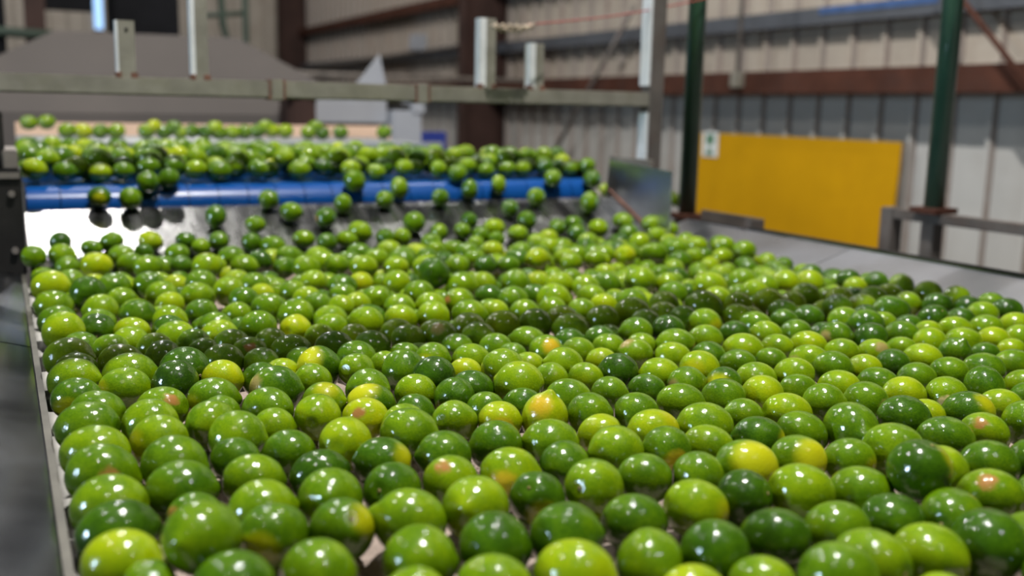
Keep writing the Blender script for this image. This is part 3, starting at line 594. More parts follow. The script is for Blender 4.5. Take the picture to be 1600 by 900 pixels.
# x y z length diameter (0.1 mm), axis*100, tint*100, mesh variant, patches, stem, label, group letter
INDIVIDUALS = '''
1281 7987 563 689 610 -67 -70 25 45 1 0 B||plump mid-green lime resting high over its neighbours near the dark trough wall
7593 5560 329 658 657 67 -59 -44 18 2 0 B|y0.8,-0.6|large dark green lime tilted steeply with yellow tip, near corner
1939 8342 316 658 582 -83 -49 27 30 4 0 B|y-0.1,-0.3|green lime with a yellow patch under its highlight, at the near edge
8009 6709 578 613 631 -18 26 -95 18 2 0 B|y0.88,0.4;s0.3,0.9|tall dark green lime standing up on its end above neighbours
6026 6529 281 657 561 -79 61 -7 12 4 0 B||dark green lime just in front of the rusty-stemmed dark lime
2918 7353 306 626 612 88 -47 3 45 4 0 B||fresh green lime just in front of the pointed near lime
6971 5648 298 664 595 -76 60 25 56 4 0 B||fresh green lime beside the brown-buttoned light lime, on its yellow-board side
5295 6467 303 607 606 -94 32 -10 22 1 0 B||deep green lime beside the half-yellow ridged lime, on its yellow-board side
2534 8269 291 655 580 -5 77 -64 28 0 0 B|s0.4,0.5;y0.85,0.4|dark green lime with stem scar and yellow rim beside a bare roller gap
3597 7327 314 629 628 89 -46 1 20 0 0 B||deep green lime beside the dark ridged lime, on its dark-wall side
692 8352 292 652 585 86 -51 3 75 1 0 B||yellow-green lime with orange fleck at the near edge beside the dark steel wall
4267 7258 321 657 643 80 -58 18 25 3 0 B||dark green lime with a vertical segment ridge down its front
3144 8153 306 683 612 -89 35 30 45 5 0 B||mid-green lime with a pointed nipple toward the dark trough wall
5771 7368 294 635 582 92 -34 -21 60 4 0 B|y0.85,-0.1|light green lime with a yellow-orange end toward the yellow board
3815 8186 317 717 635 -64 -68 36 60 0 0 B||light green lime just in front of the salmon-scarred lime
6962 7227 307 685 614 88 -39 -27 58 1 0 B||smooth light green oval lime tilted down toward the yellow board
1379 9740 312 695 623 95 -32 4 30 0 0 B||deep green lime second behind the plump high-riding lime
4699 6582 281 636 562 50 79 34 45 3 0 B|s-0.1,-0.5|lime half yellow-green and half dark, ridged, stem spot below
5126 8192 302 684 605 81 48 -33 50 2 0 B|s-0.5,0.2|olive-green lime with shallow dimple on its upper shoulder
3965 6580 310 692 620 64 -76 14 72 0 0 B||big plain yellow-green lime at the near edge, mid bed
5070 7375 270 632 540 97 -22 -9 28 1 0 B||deep green lime just behind the half-yellow ridged lime
717 8948 304 712 608 99 -3 15 15 0 0 B|s-0.9,-0.2|dark green lime just behind the orange-flecked yellow-green lime
2084 7456 303 619 606 100 3 -5 42 1 0 B||mid-green lime just in front of the stem-scarred yellow-rimmed lime
5796 5529 393 660 592 86 -41 -30 35 0 0 B||mid-green lime beside the brown-buttoned light lime, on its dark-wall side
725 10458 323 722 647 93 -31 -20 38 1 0 B|r0.5,0.1|green lime with an orange-brown scar on its flank, along the dark wall
6368 7390 299 559 576 -43 80 -41 13 1 0 B|s0.75,0.3|dark teal-green lime with rusty stem at its shoulder
6682 6454 284 634 542 96 -27 10 40 0 0 B||mid-green lime just behind the brown-buttoned light lime
4502 8224 277 625 553 58 46 -67 20 4 0 B|y0.2,-0.5;s-0.3,0.55|dark green lime with yellow patch on its lower front
2636 8965 311 702 621 -34 -84 42 42 1 0 B||mid-green lime just in front of the dark pebbly-skinned lime
8633 6351 313 669 586 87 -47 -14 50 0 0 B|r-0.3,0.7|light green lime with a small tan scar near its top, tilted
712 9579 312 714 625 -89 44 -11 50 2 0 B||fresh green lime just in front of the orange-scarred wall-side lime
5804 8290 270 589 528 -91 42 4 35 1 0 B||mid-green lime beside the shallow-dimpled olive lime, on its yellow-board side
6362 5735 311 703 622 -12 98 -16 50 0 0 B|s0.55,0|light green lime with brownish stem button facing the yellow board
7299 6373 287 630 539 -91 41 -2 18 1 0 B||dark green lime beside the brown-stemmed olive lime, on its dark-wall side
6961 8063 305 713 610 -97 18 13 35 5 0 B|Y0.3,0.45|dark-ended lime with a large glossy lemon-yellow flank
7585 7055 277 648 554 71 -70 10 40 0 0 B||mid-green lime beside the smooth tilted light lime, on its yellow-board side
7888 6188 293 663 587 92 38 -12 33 1 0 B|s-0.65,0|olive lime with reddish-brown stem dimple
4020 10471 322 688 631 75 -66 6 42 1 0 B||mid-green lime just behind the thin-yellow-rimmed dark lime
4520 8879 302 638 604 91 -42 7 58 3 0 B|o-0.2,-0.2|yellowish lime with orange-gold patch between two green segment lines
5911 9011 311 626 613 -99 16 3 50 1 0 B||fresh green lime just in front of the ragged-stemmed yellow lime
8965 8558 328 741 656 -36 -93 8 35 5 0 B||green lime with its dark nipple pointing at the viewer
3277 8991 286 647 573 67 65 -35 22 0 0 B|s-0.3,0.2|dark green lime dimpled round a pale stem button on top
1978 8942 303 640 607 98 -16 13 50 1 0 B||fresh green lime just behind the yellow-spotted near-edge lime
3266 10480 303 684 605 56 79 -25 72 1 0 B||large smooth yellow-green lime narrowing downward
3457 9783 285 637 571 -90 43 5 22 0 0 B|y0.85,0.3|glossy dark green lime with a thin yellow rim at one end
2096 9837 272 636 544 98 -19 -9 45 0 0 B||fresh green lime beside the dark pebbly-skinned lime, on its dark-wall side
1418 10462 321 678 642 88 -45 -11 33 1 0 B||mid-green lime just in front of the ochre-flanked lime
2195 11083 320 654 640 88 -46 -6 46 1 0 B|r0.1,-0.25|olive-green lime with rust-orange blotch in its middle
9456 7021 293 686 587 -96 22 19 28 1 0 B||deep green lime just behind the tan-scarred tilted lime
1412 7423 335 659 625 -90 43 -10 22 1 0 B||deep green lime just in front of the plump high-riding lime
3896 8969 286 573 573 -77 62 -13 55 2 0 B|r-0.25,0.7|yellow-green lime with a salmon-pink scar on top
3275 11624 287 649 575 49 87 -9 60 2 0 B||round light green lime end-on with soft yellow glow on its cheek
713 12155 313 731 625 -91 41 -3 35 1 0 B||mid-green lime second in front of the yellow-spotted wall-side lime
4802 9782 291 614 582 -96 26 -7 28 3 0 B||dark green lime with two faint segment ridges
2636 10512 264 590 529 -89 46 -3 30 1 0 B||deep green lime just behind the dark pebbly-skinned lime
8852 7803 315 704 631 -63 77 -5 50 4 0 B||fresh green lime just behind the tall upright dark lime
5413 9603 291 664 581 -94 27 19 45 4 0 B||fresh green lime just behind the lime with black stem hollow
4130 9692 291 615 582 -95 30 3 28 1 0 B||deep green lime just behind the salmon-scarred lime
8235 7849 259 591 517 -91 41 -3 40 1 0 B|y0.7,-0.3|mid-green lime just in front of the viewer-facing nippled lime
7657 8038 292 637 570 -93 36 -5 40 4 0 B|Y0.5,0.2|lime with yellow-brown mottled half, in front of a dark yellow-tipped one
9740 7839 296 693 593 87 -47 -13 30 1 0 B||deep green lime beside the rust-edged lime, on its dark-wall side
1389 11322 310 655 620 -74 64 -19 52 0 0 B|y-0.7,0|yellowish olive lime with ochre flank, middle of three overlapping
716 11188 316 739 631 87 -48 8 55 2 0 B||fresh green lime just behind the orange-scarred wall-side lime
9912 8610 310 714 611 -97 15 21 20 0 0 B||smooth dark green oval lime overlapping a pale one behind
6492 8874 287 575 575 -92 38 12 34 2 0 B|o0.25,-0.35|dark green lime with yellow stem spot low on its front
1283 13702 308 685 586 94 -33 -1 48 0 0 B|y-0.75,-0.1|long green lime with bright yellow end toward the dark wall
6333 8085 281 558 557 89 -45 -4 36 1 0 B||mid-green lime just behind the orange-ended light lime
6119 11784 338 688 673 -70 70 18 65 1 0 B|s0.93,-0.25|large light green lime with a dark stem speck at one end
5226 8963 270 610 540 76 63 15 25 2 0 B|s-0.4,-0.3|dark green lime with sunken black stem hollow
4756 10839 271 606 536 84 41 -36 50 3 0 B||mid-green lime with a segment line down its yellowish front
7427 9393 301 704 602 -90 44 8 50 0 0 B||long smooth mid-green oval lime, longest of its neighbours
3297 6702 285 636 570 73 -68 6 50 2 0 B||fresh green lime beside the big plain yellow-green lime, on its dark-wall side
2744 9712 271 634 542 96 -8 26 10 2 0 B|s-0.9,-0.3|very dark pebbly lime with a pale stem button at its end
2029 11733 314 655 580 -66 -73 21 45 1 0 B||fresh green lime beside the rust-blotched olive lime, on its dark-wall side
3053 12819 331 699 662 93 -38 1 28 1 0 B|t-0.7,0.3|dark green lime with a tan bruise and white glint on its shoulder
5812 10493 290 648 581 13 -14 98 82 5 0 B|o-0.25,0.55|yellow lime with orange blush and a nipple on top
1904 13563 362 605 617 -100 4 8 8 0 0 B||very dark small lime in front of a shaded dark pair
7770 8826 271 633 541 -89 45 9 18 1 0 B|y0.93,-0.05|dark green lime with a small bright yellow tip
2057 10521 266 565 507 -62 78 11 25 4 0 B|s0.9,-0.2|deep green lime just in front of the rust-blotched olive lime
3817 11437 262 583 522 89 -45 -1 85 4 0 B|r-0.15,0.4|lemon-yellow lime with a faint rosy centre
8376 8764 279 631 539 81 -48 -34 36 2 0 B||mid-green lime just behind the mottled half-yellow lime
2771 12078 297 690 590 -52 85 -1 40 0 0 B|s0.85,-0.1|mid-green lime with brown stem button at its end
7751 10342 279 653 558 80 -60 5 40 2 0 B||mid-green lime just behind the long smooth oval lime
5334 5896 258 574 514 74 -67 7 50 2 0 B||fresh green lime second from the half-yellow ridged lime toward the yellow board
10464 7878 271 606 543 85 -36 -39 55 2 0 B|r-0.4,0.6|green lime with rust-red patches along its upper edge
6391 10382 288 577 576 79 -59 17 40 0 0 B|y0.65,-0.6|pebbly green lime with yellow-green lower corner
9512 9587 287 574 574 70 -68 22 44 4 0 B||mid-green lime second behind the viewer-facing nippled lime
7076 8869 261 611 522 -82 54 17 50 2 0 B||fresh green lime just in front of the long smooth oval lime
709 14341 317 706 618 87 -48 12 51 1 0 B||fresh green lime just behind the yellow-spotted wall-side lime
10995 8539 286 668 571 -76 65 -1 20 0 0 B|y0.5,0.6;s0.97,-0.05|long dark green lime with pale yellow ridge and brown stem tip
1382 11989 313 659 624 -81 58 -12 52 0 0 B||fresh green lime just behind the ochre-flanked lime
4938 13089 351 619 618 79 -61 -1 30 4 0 B||deep green lime beside the yellow-hearted lime, on its dark-wall side
2245 12796 298 665 596 97 -25 0 35 1 0 B|y-0.6,-0.3|dark green lime with a round yellow spot at one end
685 13530 287 636 570 89 -45 3 25 0 0 B|y-0.1,-0.4|dark green lime with a dull yellow spot low on its front by the wall
8774 9458 279 653 559 92 -34 -18 66 2 0 B||light green lime just in front of the bright-orange-spotted lime
6780 9545 282 644 551 -97 20 11 74 0 0 B|y0.7,0.6|lemon-yellow lime with pale tan strip on its top edge
8435 10310 287 624 572 -71 70 -7 36 4 0 B|s0.95,0|mid-green lime just in front of the woody-stemmed dark lime
734 17152 401 654 667 87 -49 5 65 2 0 B||large yellow-green round lime pressed against the dark trough wall
10117 9439 287 606 574 -82 56 10 40 0 0 B|t0.6,-0.2|green lime with tan speckled scab on one cheek
6987 10229 280 591 560 90 -44 1 35 0 0 B||mid-green lime just behind the tan-stripped yellow lime
7831 11956 310 592 561 -89 41 17 12 1 0 B||dark green lime beside the beak-tipped lime, on its yellow-board side
5131 11717 279 631 559 11 69 -71 20 0 0 B|y-0.45,-0.65|dark olive round lime end-on with yellow stem end
5277 10665 260 550 521 92 -40 1 80 2 0 B|o0.1,-0.2|yellow lime with pale orange glow on its face
12221 9278 286 669 572 25 53 81 25 0 0 B|s0,-0.9|dark olive pebbly lime with brown stem underneath
715 15525 349 720 631 90 -44 0 56 1 0 B||fresh green lime just in front of the large wall-hugging yellow lime
9020 10224 290 580 580 97 -24 -4 78 0 0 B|O0.4,-0.35|tan-yellow lime with a bright orange spot on its side
1602 12681 288 659 577 -81 56 -20 45 0 0 B|r0.5,0.5|green lime with tan-pink patch on its upper shoulder
5173 12533 364 625 592 -80 58 -16 8 0 0 B||dark green lime just in front of the yellow-hearted lime
3915 13765 327 706 625 -67 -60 43 20 4 0 B|Y-0.6,0.4|two-tone lime, yellow-green on one half and dark on the other
4751 12134 273 577 547 -78 60 -17 58 1 0 B||light green lime beside the dark round yellow-ended lime, on its dark-wall side
7947 19279 622 769 681 -56 -71 43 20 1 0 B||round dark green lime riding high in the far part of the bed
1338 20426 398 770 681 20 66 -72 22 1 0 B||deep green lime beside the far wall-side yellow lime, on its yellow-board side
1403 14293 333 739 632 97 -19 14 48 0 0 B||fresh green lime just behind the long yellow-ended lime
11416 9246 275 579 549 91 -40 3 55 1 0 B|p-0.3,-0.35|light green lime with a cream stem spot
2695 11451 257 514 514 100 -9 1 50 0 0 B||fresh green lime just in front of the brown-stem-buttoned lime
2532 13693 310 566 565 93 -36 -9 88 2 0 B||small bright lemon-yellow lime behind green limes
10822 10785 330 607 575 81 -58 -3 36 1 0 B||mid-green lime beside the tan-tipped light lime, on its yellow-board side
740 21634 378 759 680 89 -43 14 75 2 0 B||yellow-green lime against the dark wall in the far half of the bed
10875 9483 279 616 539 -96 26 12 76 5 0 B||yellow lime with a pointed tip toward the dark trough wall
6285 12619 346 645 611 99 -14 3 55 1 0 B||fresh green lime just behind the large stem-specked lime
6144 9720 257 560 514 -75 49 -44 76 2 0 B|s0.9,0.4|lemon-yellow lime with a ragged stem end
11243 7888 298 672 595 61 51 -61 40 0 0 B||mid-green lime beside the rust-edged lime, on its yellow-board side
2112 14182 348 735 696 -45 90 -2 15 0 0 B|s0.8,-0.1|dark green lime just behind the small very dark lime
3658 16475 358 637 637 -97 24 -1 35 1 0 B||mid-green lime just behind the red-bruised shaded lime
7153 11129 259 519 518 81 -58 9 40 4 0 B||mid-green lime just in front of the beak-tipped lime
870 12743 292 683 584 -83 56 2 38 2 0 B||mid-green lime just in front of the yellow-spotted wall-side lime
3655 13197 280 607 537 -4 98 -19 52 2 0 B||fresh green lime just in front of the two-tone half-yellow lime
4051 11917 273 640 547 97 -18 -13 28 0 0 B|Y-0.4,0.8;s-0.95,0.1|dark green lime with a yellow-green stripe along its top edge
6527 11150 275 644 551 -63 77 -6 42 0 0 B||mid-green lime just behind the pebbly yellow-cornered lime
12348 9995 308 588 527 -79 61 -6 40 0 0 B||mid-green lime just behind the cream-spotted lime
8194 9616 253 534 506 -93 18 33 42 5 0 B||green lime with a dark crinkled pointed end
10104 10804 309 612 549 -75 65 -8 60 1 0 B||light green lime just in front of the tan-tipped light lime
8614 12713 314 576 546 97 -24 1 50 2 0 B|t-0.5,0.8|fresh green lime second from the red-brown-ended lime toward the dark wall
5465 16307 343 640 607 -90 41 15 55 1 0 B||fresh green lime fourth from the brown-tinged lime toward the dark wall
8959 11536 333 619 586 -100 5 0 70 1 0 B|y-0.4,0.1|yellow-green lime beside the woody-stemmed dark lime, on its dark-wall side
7792 11167 240 549 480 -68 72 12 20 2 0 B|s0.93,-0.2|deep green lime second from the pebbly yellow-cornered lime toward the yellow board
8392 11078 283 559 530 92 -28 27 36 1 0 B|t-0.8,0|mid-green lime second from the woody-stemmed dark lime toward the dark wall
4366 13446 318 571 505 77 56 -29 50 3 0 B||fresh green lime beside the two-tone half-yellow lime, on its yellow-board side
4199 12465 298 596 596 73 -66 17 42 3 0 B||mid-green lime just behind the yellow-striped dark lime
8313 11614 294 606 543 -88 46 8 60 2 0 B||light green lime third in front of the red-brown-ended lime
10371 12273 327 672 575 91 -41 -4 66 2 0 B||light green lime third behind the woody-stemmed dark lime
12363 18152 378 702 665 -81 59 -7 56 4 0 B||fresh green lime second from the long flat far lime toward the dark wall
11790 15147 378 755 677 -85 31 43 45 1 0 B||mid-green lime just behind the yellow-blotched shaded lime
2747 14747 296 619 530 93 -38 4 42 0 0 B||mid-green lime just behind the small lemon-yellow lime
4517 17326 352 658 623 -89 42 -15 46 3 0 B||fresh green lime just behind the seamed lemon-yellow lime
7574 15263 327 641 575 -99 15 -7 64 5 0 B||light lime with a pointed tip just behind the bar shadow
11753 8652 249 582 498 83 -56 2 65 2 0 B||light green lime beside the long dark yellow-ridged lime, on its yellow-board side
849 7832 282 500 442 -6 100 4 35 4 0 B|s0.5,-0.2|mid-green lime just in front of the orange-flecked yellow-green lime
8805 7119 296 670 593 55 78 -30 60 2 0 B||light green lime beside the tall upright dark lime, on its yellow-board side
11768 10061 263 608 520 -97 24 8 35 2 0 B||mid-green lime just behind the pointed yellow lime
1256 17461 326 640 566 15 98 13 13 1 0 B|s0.3,-0.3|dark round lime showing a pale stem button head-on
9542 15155 320 624 559 93 -37 6 48 0 0 B||fresh green lime third from the orange-shouldered pebbly lime toward the yellow board
12642 10741 313 638 546 89 -45 -2 66 4 0 B||long bright yellow-green oval lime with twin glints
7298 11992 253 534 479 64 -73 -22 56 5 0 B||green lime ending in a crinkled beak-like tip
3222 19660 349 675 619 -81 58 7 50 1 0 B||fresh green lime third behind the peach-ended lime
6725 16333 341 615 614 -95 30 -11 64 4 0 B||light green lime just behind the brown-tinged lime
2006 18408 327 607 575 -99 8 9 30 4 0 B||deep green lime just behind the golden half-hidden lime
8191 15219 326 605 573 86 -51 11 39 2 0 B||mid-green lime beside the pointed lime behind the shadow, on its yellow-board side
7236 12527 322 603 572 -96 10 25 55 5 0 B||fresh green lime just in front of the orange-shouldered pebbly lime
1726 23328 506 676 576 98 13 -12 82 0 0 B||yellow-green lime second from the far wall-side yellow lime toward the yellow board
710 19636 349 692 620 -96 27 10 45 1 0 B||fresh green lime just in front of the far wall-side yellow lime
15142 13695 352 738 631 -94 33 12 26 4 0 B||deep green lime second from the yellow-crescent lime toward the dark wall
10375 10189 262 614 525 -87 49 -2 62 0 0 B||light green lime beside the tan-scabbed lime, on its dark-wall side
4203 18080 348 653 619 90 -42 13 40 0 0 B||mid-green lime second behind the seamed lemon-yellow lime
13511 10869 303 556 527 9 -46 88 30 5 0 B||pebbly mid-green lime with a nipple on top
3790 14876 315 645 551 99 -11 -4 47 1 0 B||fresh green lime beside the two-tone half-yellow lime, on its dark-wall side
10951 14026 345 611 611 93 -35 6 48 1 0 B|y0.6,-0.2|olive lime with a wide yellow blotch in the bar shadow
11984 10716 299 547 519 -95 31 -5 13 0 0 B||dark green lime beside the twin-glint oval lime, on its dark-wall side
12941 9877 317 650 569 88 -47 6 35 0 0 B||mid-green lime just behind the dark olive pebbly lime
3520 12208 272 575 545 85 -52 10 48 1 0 B|y0.2,0.8|fresh green lime just behind the round pale-cheeked lime
9733 10309 248 553 495 -97 24 3 40 4 0 B||mid-green lime beside the bright-orange-spotted lime, on its yellow-board side
5734 15008 301 582 522 97 -23 9 45 1 0 B||mid-green lime beside the brown-tinged lime, on its dark-wall side
9104 12407 298 594 520 89 -46 -8 60 2 0 B||light green lime just in front of the red-brown-ended lime
12916 12075 316 647 566 64 -1 77 13 2 0 B|s-0.6,-0.8|dark blue-green lime with stem bump underneath
9639 13060 319 646 552 -81 58 6 45 0 0 B|r0.85,-0.2|green lime with reddish-brown end
5558 12086 265 620 530 94 -25 -23 18 4 0 B||dark green lime beside the dark round yellow-ended lime, on its yellow-board side
8585 14652 326 638 572 -86 49 15 50 0 0 B||fresh green lime just behind the orange-shouldered pebbly lime
9506 14022 319 589 558 -87 49 -2 39 1 0 B||mid-green lime beside the red-brown-ended lime, on its dark-wall side
3909 20143 342 637 604 -93 34 14 60 0 0 B||light green lime fourth behind the peach-ended lime
9736 11617 299 578 518 -76 63 -14 36 4 0 B||mid-green lime just behind the woody-stemmed dark lime
13632 12864 360 643 609 -84 53 14 25 0 0 B||deep green lime just behind the blue-green stem-bumped lime
7420 13411 319 559 559 82 -57 -2 50 0 0 B|o0.3,0.4|pebbly green lime with orange-red blush on its shoulder
13722 9971 305 591 530 93 -33 15 40 2 0 B||mid-green lime just in front of the bright plump lemon lime
4266 16421 304 596 528 63 77 -12 88 3 0 B||lemon-yellow round lime with a brown segment seam
9513 10941 273 627 536 -98 22 3 55 1 0 B||fresh green lime just behind the bright-orange-spotted lime
6806 12131 255 510 509 97 -25 0 50 1 0 B||fresh green lime beside the large stem-specked lime, on its yellow-board side
7411 16300 341 672 602 91 -42 0 45 4 0 B||fresh green lime second behind the brown-tinged lime
6167 13468 293 597 523 75 -66 2 50 1 0 B||fresh green lime third from the yellow-hearted lime toward the yellow board
10260 13100 316 616 552 95 -31 -6 50 1 0 B||fresh green lime just in front of the yellow-blotched shaded lime
12432 12369 343 566 565 69 -70 19 30 4 0 B|t-0.85,0.1|dark green lime with a big tan scab at one end
11039 10104 259 605 517 -80 58 17 36 0 0 B||mid-green lime just behind the tan-scabbed lime
1972 15227 311 608 538 -50 -86 8 31 0 0 B||nearly black-green lime standing on end in the bar shadow
6291 14908 327 548 548 -83 55 -8 45 1 0 B|t-0.2,0.6|brown-tinged olive lime at the edge of the bar shadow
1380 15078 323 663 567 84 -51 -16 50 0 0 B||fresh green lime second behind the long yellow-ended lime
10239 15274 359 712 608 95 -31 -2 56 2 0 B||fresh green lime third from the yellow-blotched shaded lime toward the dark wall
9539 16994 373 681 645 68 -73 -6 60 1 0 B||light green lime third behind the orange-shouldered pebbly lime
7309 19778 350 621 620 -90 43 -8 60 0 0 B||light green lime beside the high-riding far lime, on its dark-wall side
13358 17005 379 770 658 98 -16 -12 66 0 0 B||long flat yellow-green oval lime in the far bed
4484 14944 305 621 531 97 -23 -3 32 2 0 B||deep green lime just behind the two-tone half-yellow lime
1439 18979 347 615 615 -99 12 5 56 1 0 B||fresh green lime just behind the pale-buttoned dark lime
4591 14156 309 614 538 85 -53 -1 35 0 0 B||mid-green lime second from the two-tone half-yellow lime toward the yellow board
4991 14618 323 598 567 -65 75 -8 34 1 0 B||mid-green lime second from the yellow-hearted lime toward the dark wall
8432 18913 367 642 641 90 -44 3 50 1 0 B||fresh green lime second from the high-riding far lime toward the yellow board
7494 14155 307 625 534 -87 45 20 42 1 0 B||mid-green lime beside the orange-shouldered pebbly lime, on its dark-wall side
13713 11529 320 579 549 -98 21 3 60 0 0 B||light green lime just behind the twin-glint oval lime
3891 22410 506 673 574 99 2 15 60 0 0 B||light green lime in the far half, about a sixth of the way across
3044 18231 314 620 549 83 53 -15 30 4 0 B||deep green lime just behind the peach-ended lime
6121 16369 335 609 578 99 -16 5 65 4 0 B||light green lime second from the brown-tinged lime toward the dark wall
11647 12182 304 629 537 90 -44 -7 72 2 0 B||lemon-yellow oval lime with white glint, open-lit just before the shadow
13705 12118 314 640 547 90 -42 -11 30 0 0 B||deep green lime beside the blue-green stem-bumped lime, on its yellow-board side
2333 16482 323 657 562 76 -63 16 56 2 0 B||fresh green lime second behind the nearly black shaded lime
6811 14591 327 607 575 84 -52 -15 47 2 0 B||fresh green lime beside the pointed lime behind the shadow, on its dark-wall side
1417 9188 252 526 471 85 -52 -1 30 0 0 B|r-0.6,0.3|deep green lime just behind the plump high-riding lime
4725 6008 251 587 502 -99 7 10 72 0 0 B||yellow-green lime just in front of the half-yellow ridged lime
11082 12278 293 561 503 -56 83 -6 56 1 0 B||fresh green lime beside the glinting lemon oval lime, on its dark-wall side
13538 15349 334 614 582 -92 39 5 61 0 0 B||light green lime second from the long flat far lime toward the yellow board
10133 13973 323 597 566 61 -79 -9 10 0 0 B||dark green lime just behind the red-brown-ended lime
5889 11223 235 551 471 -90 44 3 22 1 0 B||deep green lime beside the orange-blushed nippled lime, on its dark-wall side
11381 10704 292 537 509 -89 46 -4 68 1 0 B||light green lime second behind the tan-scabbed lime
9691 18925 351 657 623 93 -35 -7 46 4 0 B||fresh green lime third behind the pointed lime behind the shadow
11866 11663 289 576 492 81 -58 12 55 0 0 B||fresh green lime just in front of the big-scabbed lime
3249 14478 277 544 487 97 -24 -7 39 2 0 B||mid-green lime just in front of the red-bruised shaded lime
2628 20199 336 645 592 56 -80 19 50 1 0 B||fresh green lime in the far half, about a sixth of the way across, first such
2527 21155 360 648 614 97 -21 -11 30 0 0 B||deep green lime in the far half, about a sixth of the way across
7122 21383 487 639 546 100 4 -3 64 0 0 B||light green lime third from the high-riding far lime toward the dark wall
13205 13860 308 616 552 -98 19 -5 15 2 0 B||dark green lime second behind the big-scabbed lime
11418 21210 484 640 546 92 38 11 79 1 0 B||yellow-green lime in the far half, about halfway across
1318 15989 301 582 521 82 -56 10 47 1 0 B||fresh green lime just in front of the pale-buttoned dark lime
535 24506 595 539 511 -78 -62 10 40 1 0 C||mid-green lime on the steel chute, first along from the black machine frame
14824 21202 467 668 570 86 -48 18 42 2 0 B||mid-green lime third from the long flat far lime toward the dark wall
10467 11720 266 515 451 89 -43 -16 40 0 0 B||mid-green lime second from the tan-tipped light lime toward the dark wall
5231 27818 2228 672 573 95 -32 -3 32 2 0 H||deep green lime at the front of the belt heap, fourth from the black machine frame
3314 27113 2005 602 586 -17 -98 -9 30 4 0 N||deep green lime rolling over the blue belt nose, third from the black machine frame
5618 13659 309 538 538 87 -49 -1 45 1 0 B|y-0.4,-0.2|green lime with yellow heart-shaped spot at its wall-side end
5736 20545 334 620 588 -90 42 -8 60 4 0 B||light green lime third behind the seamed lemon-yellow lime
6652 21859 478 612 522 89 41 -19 46 0 0 B||fresh green lime in the far half, about a third of the way across, second such
2848 26776 1638 592 560 -46 -85 -24 35 2 0 N||mid-green lime rolling over the blue belt nose, second from the black machine frame
5363 11251 249 500 448 -80 60 -5 36 2 0 B||mid-green lime just behind the pale-orange-glowing lime
11562 13109 298 572 512 -80 56 23 60 1 0 B||light green lime third from the glinting lemon oval lime toward the dark wall
4467 11439 250 500 500 83 -55 5 25 4 0 B||deep green lime beside the segment-lined lime, on its dark-wall side
14292 11342 310 645 552 -90 44 4 55 4 0 B||fresh green lime just behind the pebbly top-nippled lime
740 27849 2324 616 526 97 -8 -23 69 2 0 H||light green lime at the front of the belt heap, first from the black machine frame
10908 11374 308 629 538 75 -65 10 55 0 0 B|t-0.85,0|light green lime with a tan tip toward the dark wall
15288 16824 361 648 647 -76 65 -4 66 2 0 B||light green lime third from the long flat far lime toward the yellow board
8748 27038 1970 640 622 -20 -84 50 40 4 0 N||mid-green lime rolling over the blue belt nose, sixth from the black machine frame
4744 22654 427 637 544 98 -18 -8 47 4 0 B||fresh green lime in the far half, about a sixth of the way across, second such
4002 19224 319 588 557 85 -51 10 30 2 0 B||deep green lime second behind the peach-ended lime
8542 13363 289 555 497 89 -45 -3 50 2 0 B||fresh green lime second behind the beak-tipped lime
6410 18424 312 684 606 29 95 -10 46 4 0 B||fresh green lime second from the high-riding far lime toward the dark wall
14533 14496 318 580 550 81 -56 18 34 1 0 B||mid-green lime third behind the big-scabbed lime
9820 25247 972 636 601 -79 -61 4 40 1 0 C||mid-green lime on the steel chute, sixth along from the black machine frame
2744 23072 461 625 533 95 31 8 44 0 0 B||mid-green lime in the far half, about a sixth of the way across, second such
2129 26875 1676 586 523 81 -57 13 20 0 0 N|y0.3,-0.2|deep green lime rolling over the blue belt nose, first from the black machine frame
4743 25869 1227 594 530 -20 -43 -88 25 5 0 C||deep green lime on the steel chute, second along from the black machine frame
12400 11496 278 558 477 94 -34 9 60 1 0 B|t0.2,0.5|light green lime just in front of the blue-green stem-bumped lime
7969 13338 279 546 478 -90 41 16 50 2 0 B||fresh green lime beside the orange-shouldered pebbly lime, on its yellow-board side
17343 12852 331 649 581 -90 41 12 10 2 0 B||dark green lime beside the orange-specked olive lime, on its yellow-board side
5912 21734 490 634 541 98 -6 -18 49 4 0 B||fresh green lime in the far half, about a third of the way across, first such
3002 16361 319 623 558 80 -57 17 65 2 0 B|r-0.8,0.2|light green lime with peach patch at one end
1866 21204 354 663 628 99 -12 -5 30 0 0 B||deep green lime fourth from the far wall-side yellow lime toward the yellow board
7312 18504 343 639 606 -83 54 -13 45 2 0 B||fresh green lime just in front of the high-riding far lime
7751 17534 333 619 586 -100 4 3 50 1 0 B|r-0.7,0.2|fresh green lime second in front of the high-riding far lime
14981 11304 301 571 500 88 -47 0 76 4 0 B||bright lemon-yellow plump lime near the flared wall
6317 14344 278 530 475 85 -53 1 36 4 0 B||mid-green lime just in front of the brown-tinged lime
6852 14045 287 550 493 82 -56 7 39 2 0 B||mid-green lime just in front of the pointed lime behind the shadow
12118 14562 297 574 514 93 -36 -6 50 2 0 B||fresh green lime second from the yellow-blotched shaded lime toward the yellow board
15342 12890 321 634 561 3 69 -73 15 2 0 B|y0.8,-0.3;s0.3,0.6|dark lime with a yellow crescent at its end in shadow
5683 22711 352 598 510 86 51 7 31 4 0 B||deep green lime fourth behind the seamed lemon-yellow lime
12108 12986 310 576 528 -99 14 -10 36 2 0 B||mid-green lime just behind the glinting lemon oval lime
1651 16441 301 582 522 99 -11 -3 55 4 0 B||fresh green lime just in front of the golden half-hidden lime
4835 16238 308 583 553 -85 52 -10 53 0 0 B||fresh green lime second from the seamed lemon-yellow lime toward the yellow board
16566 13844 321 616 552 -93 36 -10 10 2 0 B||dark green lime just behind the yellow-crescent lime
8842 17347 330 604 573 -91 39 10 40 1 0 B||mid-green lime just behind the pointed lime behind the shadow
